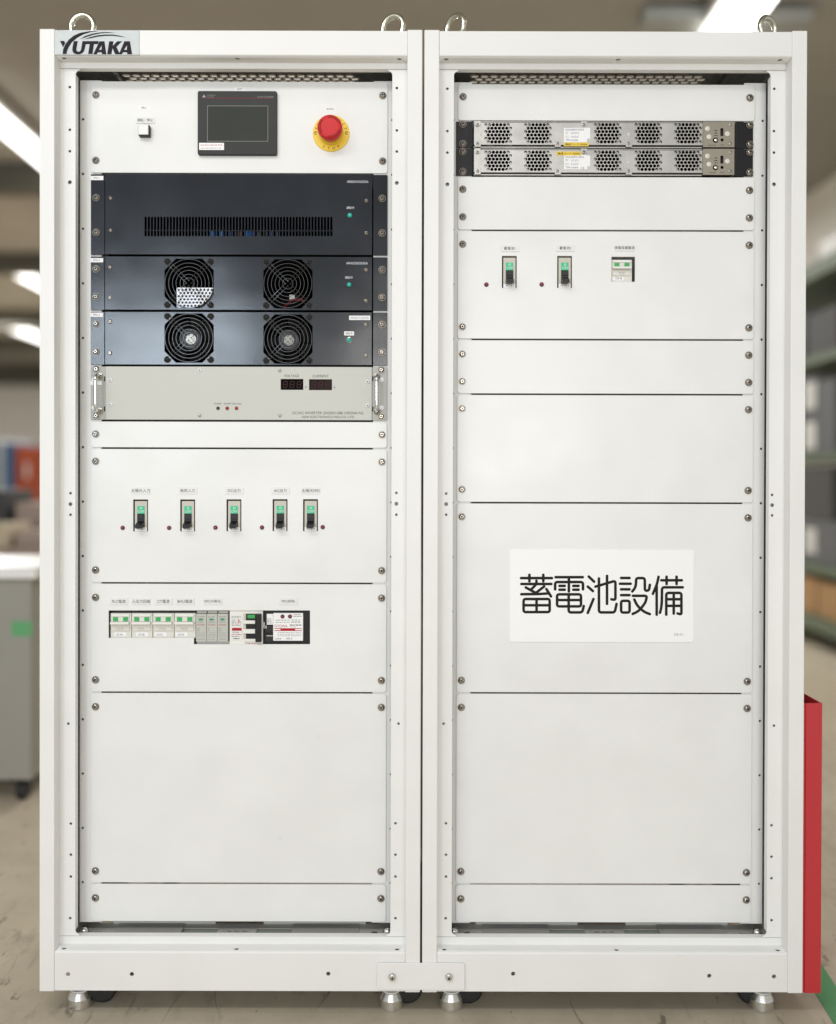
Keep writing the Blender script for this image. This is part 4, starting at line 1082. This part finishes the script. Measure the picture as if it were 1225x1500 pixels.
# ---------------------------------------------------------------- steel power supplies
def supply(p0, p1, screws, label, dy, second):
    cx = CXR; z0, z1 = bounds('R', p0, p1); z0 -= 0.0007; z1 += 0.0007
    t = thing('power_supply', (cx, YP, z0), label, 'power supply', 'steel power supplies in the right rack')
    e = [at(668.2, 210, YP)[0], at(692.8, 210, YP)[0], at(1076.4, 210, YP)[0], at(1103.4, 210, YP)[0]]
    yf = YP - 0.0035
    for a, b_ in ((e[0], e[1]), (e[2], e[3])):
        part('rack_ear', Geo().box(a, b_, YP - 0.0001, YP + 0.0022, z0, z1, 0.0004), 'black_metal', t)
        q = b_ - 0.0015 if a == e[0] else a + 0.0008
        part('ear_fold', Geo().box(q - 0.0008, q + 0.0008, YP - 0.0035, YP - 0.0002, z0 + 0.0004, z1 - 0.0004, 0.0002), 'bezel_black', t)
    x0 = at(694.2, 210, YP)[0]; x1 = at(1028.4, 210, YP)[0]; x2 = at(1074.8, 210, YP)[0]
    holes = []
    for g0 in (714.6, 772.6, 874.6, 934.0, 992.0):
        for r_ in range(6):
            for c_ in range(7):
                px = g0 + c_ * 5.42 + (2.7 if r_ % 2 else -0.6) - 2.2
                holes.append(circ(*at(px, 183.9 + dy + r_ * 5.0, YP), 0.00262, 10))
    zc0, zc1 = z0 + 0.0042, z1 - 0.0030
    part('face_plate', Geo().plate([(x0, zc0), (x1, zc0), (x1, zc1), (x0, zc1)], holes, yf, yf + 0.0012, 0.0002), 'steel', t)
    # folded top and bottom edges of the case, tabs with screws
    part('case_edge', Geo().box(x0, x1, YP - 0.0010, YP + 0.03, z1 - 0.0016, z1, 0.0003), 'steel', t)
    part('case_edge', Geo().box(x0, x1, YP - 0.0012, YP + 0.03, z0 + 0.0002, z0 + 0.0022, 0.0003), 'steel', t)
    for px, py in ((699.4, 182.8), (699.8, 210.6), (816.8, 210.6), (855.2, 182.6), (920.6, 210.4)):
        up = py < 195
        xx, zz = at(px, py + dy, YP); w = 0.0050
        part('tab', Geo().box(xx - w, xx + w, yf - 0.0010, yf - 0.0001, zz - 0.003 if up else z0 + 0.0006, z1 - 0.0006 if up else zz + 0.003, 0.0003), 'steel', t)
        screw_at(TINY, px, py + dy, yf - 0.0010, t, 'face_screw')
    for px in (704.4, 817.0, 921.0):
        screw_at(PALE, px, 197 + dy, yf, t, 'face_screw').scale = (0.62, 0.5, 0.62)
    cpn = part('connector_plate', Geo().plate([(x1 + 0.0001, z0 + 0.0006), (x2, z0 + 0.0006), (x2, z1 - 0.0006), (x1 + 0.0001, z1 - 0.0006)],
                                        [rect(*prect(1054.2, 1058.4, 189.6 + dy, 200.6 + dy)), circ(*at(1047, 206.8 + dy, YP), 0.0042), circ(*at(1056.6, 206.4 + dy, YP), 0.0024)], yf - 0.0012, yf, 0.0003), 'olive_steel', t)
    ys = yf - 0.0012
    xx, zz = at(1047, 207.2 + dy, YP)
    part('knob', Geo().lathe([(0.0026, -0.004), (0.0026, 0.0018), (0.0016, 0.0026), (0, 0.0027)], (xx, ys, zz), 'F', 16), 'chrome', cpn)
    part('socket', pbox(1053, 1059.4, 188.5 + dy, 201.6 + dy, yf + 0.004, yf + 0.006, 0), 'inside_dark', cpn)
    for px, py in ((1036.4, 188.6), (1038.6, 200.6), (1065.6, 196.2)):
        xx, zz = at(px, py + dy, ys)
        part('rivet', Geo().lathe([(0.0040, 0.00002), (0.0040, 0.0006), (0.0030, 0.0014), (0.0008, 0.0016), (0.0007, 0.0006), (0, 0.0006)], (xx, ys, zz), 'F', 18), 'module_cream', cpn)
    for px, py in ((1070, 182.6), (1069.6, 210.4)): screw_at(TINY, px, py + dy, ys, cpn)
    lines(cpn, 1046.8, 1051.6, (191.2 + dy, 195 + dy, 198.6 + dy), ys, 'ink_grey', 1.4, seed=110 + second)
    lines(cpn, 1038, 1049, (212.6 + dy,), ys, 'ink_grey', 0.9, seed=112 + second); lines(cpn, 1055, 1062, (212.4 + dy,), ys, 'ink_grey', 0.9, seed=113 + second)
    # dark chassis with a bright inner bezel behind each vent
    g = Geo(); d = 0.0012; yb_ = 0.30; ya = yf + 0.0013
    g.box(x0, x0 + d, ya, yb_, z0 + 0.003, z1 - 0.003).box(x2 - d, x2, ya, yb_, z0 + 0.003, z1 - 0.003).box(x0 + d, x2 - d, ya, yb_, z0 + 0.0024, z0 + 0.0036).box(x0 + d, x2 - d, ya, yb_, z1 - 0.0030, z1 - 0.0018).box(x0 + d, x2 - d, yb_ - d, yb_, z0 + 0.0036, z1 - 0.003)
    part('chassis', g, 'inside_dark', t)
    for g0 in (714.6, 772.6, 874.6, 934.0, 992.0):
        cxx, cz = at(g0 + 15.9, 196.4 + dy, YP)
        part('fan_ring', Geo().plate(rect(cxx, cz, 0.053, 0.036), [circ(cxx - 0.001, cz, 0.0195, 20)], ya + 0.003, ya + 0.004), 'steel', t)
    # labels
    lb = sticker(t, 843.2 if not second else 843.4, 198 + dy - (0 if not second else 0.6), 34, 21, None, yf, 'label_white', name='rating_label', t=0.0003)
    yl = yf - 0.0003
    part('lettering', Geo().text('GXA2500W-320V2', *at(842, 190 + dy, yl), yl, 0.0030, 0.0300).text('TDK·Lambda', *at(838, 205 + dy, yl), yl, 0.0029, 0.0200), 'ink_blue', lb)
    lines(lb, 828.5, 833, (193.6 + dy, 195.4 + dy, 199.2 + dy, 201 + dy), yl, 'ink_pale', 0.6, seed=120); lines(lb, 836.5, 848, (194 + dy, 195.6 + dy, 199.6 + dy, 201.2 + dy), yl, 'ink_pale', 0.6, seed=121)
    sl = sticker(t, 862.4, 195.4 + dy, 4.6, 16, None, yf, 'label_white', name='side_label', t=0.0002)
    if second:
        part('lettering', Geo().text('C E', *at(853.4, 206 + dy, yl), yl, 0.0036, 0.0058), 'ink', lb)
        sticker(t, 833.4, 225.0, 37, 6, '機器コード E0005', yf, 'tape_yellow', 'ink', 3.4, 33, name='code_tape', t=0.0004)
    else:
        sticker(t, 844.2, 211.6, 36.5, 5.6, '機器コード E0006', yf, 'tape_yellow', 'ink', 3.2, 32, name='code_tape', t=0.0004)
    for py in screws:
        for s in (-1, 1):
            z = at(886.5, py, YP)[1]
            o = put('screw', SCREW, (cx + s * 0.2332, YP - 0.0004, z), t); o.rotation_euler = (0, random.uniform(0, 1.5), 0)
supply(178.0, 217.8, (182.8, 211.2), 'upper slim steel power supply with five round-holed vents and black ears', 0.0, 0)
supply(217.8, 258.2, (222.8, 252), 'lower slim steel power supply with a certification mark on its label', 40.2, 1)

# ---------------------------------------------------------------- battery equipment sign
x, z, w, h = prect(746.6, 1016.2, 805.2, 940.6)
ys = YP - 0.0016
sg = thing('sign_plate', (x, YP - 0.0008, z - h / 2), 'white sign reading 蓄電池設備 in black on the large right panel', 'sign')
part('plate', Geo().plate(rrect(x, z, w, h, 0.0035), (), ys, YP - 0.0001, 0.0003), 'sign_white', sg)
S1 = [[(65, 132), (622, 132)], [(217, 72), (217, 190)], [(466, 72), (466, 190)], [(72, 238), (612, 238)], [(343, 180), (343, 240), (240, 345)],
      [(150, 300), (325, 395)], [(482, 282), (330, 400)], [(70, 422), (400, 418), (575, 405)], [(520, 328), (605, 462)],
      'R', (112, 508, 580, 742), [(120, 620), (570, 620)], [(345, 510), (345, 740)],
      [(685, 116), (1175, 116)], [(925, 120), (925, 372)], [(678, 335), (678, 203), (1178, 203), (1178, 335)],
      [(755, 272), (852, 272)], [(755, 341), (852, 341)], [(1002, 272), (1100, 272)], [(1002, 341), (1100, 341)],
      'R', (713, 424, 1142, 640), [(720, 526), (1135, 526)], [(921, 430), (921, 748), (1165, 748), (1192, 632)]]
S2 = [[(92, 104), (190, 198)], [(75, 284), (168, 366)], [(178, 506), (120, 650), (75, 758)],
      [(276, 138), (276, 748), (560, 748), (592, 595)], [(421, 92), (421, 596)], [(212, 286), (572, 180), (572, 525), (498, 512)],
      [(672, 130), (826, 130)], [(652, 234), (846, 234)], [(672, 334), (826, 334)], [(672, 438), (826, 438)],
      'R', (674, 540, 826, 750),
      [(874, 372), (925, 310), (942, 230), (942, 132), (1098, 132), (1100, 358), (1172, 358), (1190, 252)],
      [(884, 450), (1140, 450), (1110, 570), (1020, 690), (960, 740), (880, 776)], [(910, 516), (960, 620), (1030, 690), (1100, 745), (1190, 778)]]
S3 = [[(366, 108), (340, 230), (300, 330), (264, 416)], [(332, 260), (332, 790)], [(414, 172), (784, 172)], [(510, 106), (510, 240)], [(689, 106), (689, 240)],
      [(800, 298), (428, 298), (424, 560), (412, 680), (390, 756)], [(504, 790), (504, 398), (776, 398), (776, 786), (706, 766)],
      [(510, 512), (770, 512)], [(510, 630), (770, 630)], [(638, 402), (638, 770)]]
g = Geo(); hw = 0.00222
def ink(pts, ox, closed=False):
    P = [Vector((*at(ox + p[0] / 12.25, 836 + p[1] / 12.25, ys), 0)) for p in pts]
    P = [Vector((p.x, ys - 0.0001, p.y)) for p in P]
    if closed: g.tube(P, hw, 8, closed=True, flat=0.00025)
    else: g.tube(soften(P, 0.0040, 4) if len(P) > 2 else P, hw, 8, flat=0.00025)
for ox, S in ((758, S1), (855, S2), (935, S3)):
    i = 0
    while i < len(S):
        if S[i] == 'R':
            a, b_, c, d = S[i + 1]; rr = 34; pts = []
            for cxq, czq, q0 in ((c - rr, b_ + rr, -90), (c - rr, d - rr, 0), (a + rr, d - rr, 90), (a + rr, b_ + rr, 180)):
                for q in (0, 30, 60, 90): pts.append((cxq + rr * math.cos(R(q0 + q)), czq + rr * math.sin(R(q0 + q))))
            ink(pts, ox, True); i += 2
        else: ink(S[i], ox); i += 1
part('lettering', g, 'sign_ink', sg)
part('lettering', Geo().text('828-921', *at(994.4, 929.4, ys), ys, 0.0036, 0.0150), 'ink_pale', sg)

# ================================================================== things behind the racks
def spot(px, py, d):            # point at distance d in front of the camera plane
    y = CAM.y + d; x, z = at(px, py, y); return x, y, z
# ceiling lights
def ceiling_light(x, y0, y1, z, w, label):
    t = thing('ceiling_light', (x, (y0 + y1) / 2, z), label, 'light', 'fluorescent ceiling lights')
    part('housing', Geo().box(x - w / 2, x + w / 2, y0, y1, z + 0.045, z + 0.10, 0.005), 'lamp_body', t)
    part('tube', Geo().box(x - w * 0.42, x + w * 0.42, y0 + 0.02, y1 - 0.02, z, z + 0.0445, 0.010), 'tube_light', t)
ceiling_light(-2.06, 2.75, 4.0, 2.60, 0.12, 'nearest bright ceiling light strip at the upper left edge')
ceiling_light(-3.42, 6.40, 7.65, 2.60, 0.11, 'middle ceiling light strip in the left background')
ceiling_light(-4.74, 9.50, 10.75, 2.60, 0.13, 'farthest and smallest ceiling light strip in the left background')
ceiling_light(1.24, 1.05, 2.38, 2.60, 0.20, 'bright ceiling light strip behind the right lifting eye')
du = tag(part('ceiling_duct', Geo().box(0.90, 1.56, 2.16, 2.28, 2.648, 2.700, 0.006), 'duct_grey'), 'pale grey duct under the ceiling behind the right rack', 'duct')
for x in (0.95, 1.50): part('hanger', Geo().box(x, x + 0.02, 2.21, 2.23, 2.7005, 2.7195), 'duct_grey', du)

# grey trolley on the left
tx1 = spot(46, 1000, 2.41)[0]; ty = CAM.y + 2.41; ztop = spot(20, 838, 2.41)[2]
tr = thing('trolley_cabinet', (tx1 - 0.3, ty + 0.2, 0), 'grey cabinet on castors with a white top and green tape, left background', 'trolley')
part('body', Geo().box(tx1 - 0.60, tx1, ty, ty + 0.38, 0.062, ztop - 0.018, 0.006), 'trolley_grey', tr)
part('top', Geo().box(tx1 - 0.62, tx1 + 0.02, ty - 0.02, ty + 0.40, ztop - 0.017, ztop + 0.012, 0.006), 'trolley_top', tr)
for x in (tx1 - 0.05, tx1 - 0.55):
    for y in (ty + 0.04, ty + 0.33):
        part('castor', Geo().lathe([(0, 0), (0.022, 0), (0.026, 0.006), (0.026, 0.018), (0.022, 0.024), (0, 0.024)], (x, y, 0.0265), 'X', 20), 'rubber', tr)
        part('castor_plate', Geo().box(x - 0.02, x + 0.03, y - 0.02, y + 0.02, 0.050, 0.0615), 'black_metal', tr)
gx, gy, gz = spot(33, 921, 2.41)
part('green_tape', Geo().box(gx - 0.028, gx + 0.026, ty - 0.0008, ty - 0.0001, gz - 0.020, gz + 0.020), 'tape_green', tr)
# work table with parcels behind it
wt = thing('work_table', (-1.75, 2.75, 0), 'low work table behind the grey trolley', 'table')
part('table_top', Geo().box(-2.5, -1.0, 2.2, 3.2, 0.545, 0.575, 0.004), 'carton_pink', wt)
part('drawer_unit', Geo().box(-2.42, -1.08, 2.30, 3.10, 0.02, 0.5445, 0.004), 'trolley_grey', wt)
for x in (-2.45, -1.05):
    for y in (2.25, 3.15): part('leg', Geo().box(x - 0.02, x + 0.02, y - 0.02, y + 0.02, 0.0, 0.5445), 'file_dark', wt)
tag(part('parcel', Geo().box(-1.84, -1.615, 2.24, 2.46, 0.5752, 0.668, 0.006), 'carton_beige'), 'cream parcel on the work table behind the trolley', 'parcel')
tag(part('parcel', Geo().box(-1.60, -1.36, 2.26, 2.50, 0.5752, 0.640, 0.006), 'carton_pink'), 'flat pinkish brown parcel beside the cream one on the work table', 'parcel')
tag(part('parcel', Geo().box(-1.72, -1.42, 2.54, 2.80, 0.5752, 0.745, 0.006), 'carton_pink'), 'taller brown parcel at the back of the work table', 'parcel')
tag(part('tool_case', Geo().box(-2.06, -1.745, 2.52, 2.80, 0.5752, 0.80, 0.006), 'file_dark'), 'black case at the back of the work table', 'case')
# orange and blue lockers far left
lx0, ly0, _ = spot(22, 700, 6.2); lx1 = spot(62, 700, 6.2)[0]; lz1 = spot(30, 655, 6.2)[2]
lk = thing('locker', ((lx0 + lx1) / 2 + 0.2, ly0 + 0.25, 0), 'orange red steel locker far behind on the left', 'locker')
part('body', Geo().box(lx0, lx1 + 0.35, ly0, ly0 + 0.45, 0.0, lz1, 0.006), 'locker_orange', lk)
part('door', Geo().box(lx0 + 0.02, lx1 + 0.10, ly0 - 0.012, ly0 - 0.001, 0.05, lz1 - 0.03, 0.003), 'locker_orange', lk)
part('door_handle', Geo().box(lx0 + 0.08, lx0 + 0.10, ly0 - 0.03, ly0 - 0.0125, 0.85, 0.95, 0.003), 'lamp_body', lk)
bk = tag(part('locker', Geo().box(lx0 - 0.07, lx0 - 0.004, ly0 - 0.02, ly0 + 0.45, 0.0, lz1 + 0.03, 0.006), 'locker_blue'), 'narrow blue locker beside the orange red one', 'locker')
tag(part('locker', Geo().box(lx0 - 0.24, lx0 - 0.155, ly0 - 0.02, ly0 + 0.45, 0.0, lz1 + 0.03, 0.006), 'locker_blue'), 'blue locker at the left picture edge', 'locker')
tag(part('locker', Geo().box(lx0 - 0.15, lx0 - 0.075, ly0 + 0.05, ly0 + 0.45, 0.0, lz1 + 0.05, 0.006), 'lamp_body'), 'pale grey cupboard between the two blue lockers', 'locker')

# green shelving on the right
X0, X1, Y0, Y1 = 2.0, 2.5, 2.45, 5.6
sh = thing('shelving', ((X0 + X1) / 2, (Y0 + Y1) / 2, 0), 'green steel shelving along the right wall', 'shelving')
SZ = [(0.10, 0.17), (0.385, 0.43), (0.945, 0.985), (1.43, 1.475), (1.86, 1.94)]
for a, b_ in SZ: part('shelf', Geo().box(X0, X1, Y0 + 0.002, Y1 - 0.002, a, b_, 0.003), 'shelf_green', sh)
for x in (X0 + 0.04, X1 - 0.04):
    for y in (Y0 - 0.021, Y1 + 0.021): part('post', Geo().box(x - 0.02, x + 0.02, y - 0.02, y + 0.02, 0, 2.05, 0.003), 'shelf_green', sh)
def carton(y, ww, z, hh, m_, label, x=X0 + 0.03, dd=0.36, lab=None, cat='box', group=None):
    o = part('storage_box' if m_ != 'cardboard' else 'cardboard_box', Geo().box(x, x + dd, y, y + ww, z + 0.0008, z + hh, 0.004), m_)
    tag(o, label, cat, group)
    if lab: part('paper_label', Geo().box(x - 0.001, x - 0.0001, y + ww * lab[0], y + ww * lab[1], z + hh * lab[2], z + hh * lab[3]), 'paper_grey', o)
carton(2.99, 0.19, 0.985, 0.36, 'file_grey', 'grey file box nearest the picture edge, third shelf up')
carton(3.19, 0.16, 0.985, 0.20, 'file_grey', 'lower grey file box with a big white label beside the rack edge', lab=(0.08, 0.95, 0.12, 0.80))
carton(3.19, 0.16, 1.187, 0.19, 'file_grey', 'upper grey file box with a big white label, set on another', lab=(0.08, 0.95, 0.15, 0.85))
carton(3.37, 0.30, 0.985, 0.34, 'file_dark', 'black file box deep on the third shelf')
carton(2.93, 0.55, 0.43, 0.22, 'file_grey', 'wide grey box with a white label on the second shelf', lab=(0.48, 0.72, 0.22, 0.80))
carton(3.02, 0.60, 0.652, 0.27, 'file_dark', 'black case resting on the wide grey box')
carton(2.87, 0.30, 0.17, 0.175, 'cardboard', 'near brown cardboard box on the lowest shelf')
carton(3.19, 0.30, 0.17, 0.185, 'cardboard', 'brown cardboard box behind the near one on the lowest shelf')
carton(2.97, 0.34, 1.475, 0.22, 'file_dark', 'dark grey crate under the top shelf')
carton(3.35, 0.40, 1.475, 0.26, 'file_grey', 'grey crate beside the dark one under the top shelf')
carton(2.82, 0.35, 1.94, 0.10, 'lamp_body', 'pale box lying on the very top shelf')

# green line taped on the floor
def fl(px, py):
    d = ROT @ Vector(((px - PPX) / F, -(py - PPY) / F, -1.0)); t = -CAM.z / d.z; p = CAM + d * t; return p.x, p.y
A, B = Vector(fl(1205, 1443)), Vector(fl(1225, 1474.5))
u = (A - B).normalized(); n = Vector((-u.y, u.x)) * 0.021
p0 = B - u * 0.5; p1 = A + u * 3.0
g = Geo().plate([(p0 + n)[:], (p0 - n)[:], (p1 - n)[:], (p1 + n)[:]], (), 0.0005, 0.0011, plane='Z')
tag(part('floor_tape', g, 'tape_green'), 'green tape line on the floor beside the red pocket', 'tape')
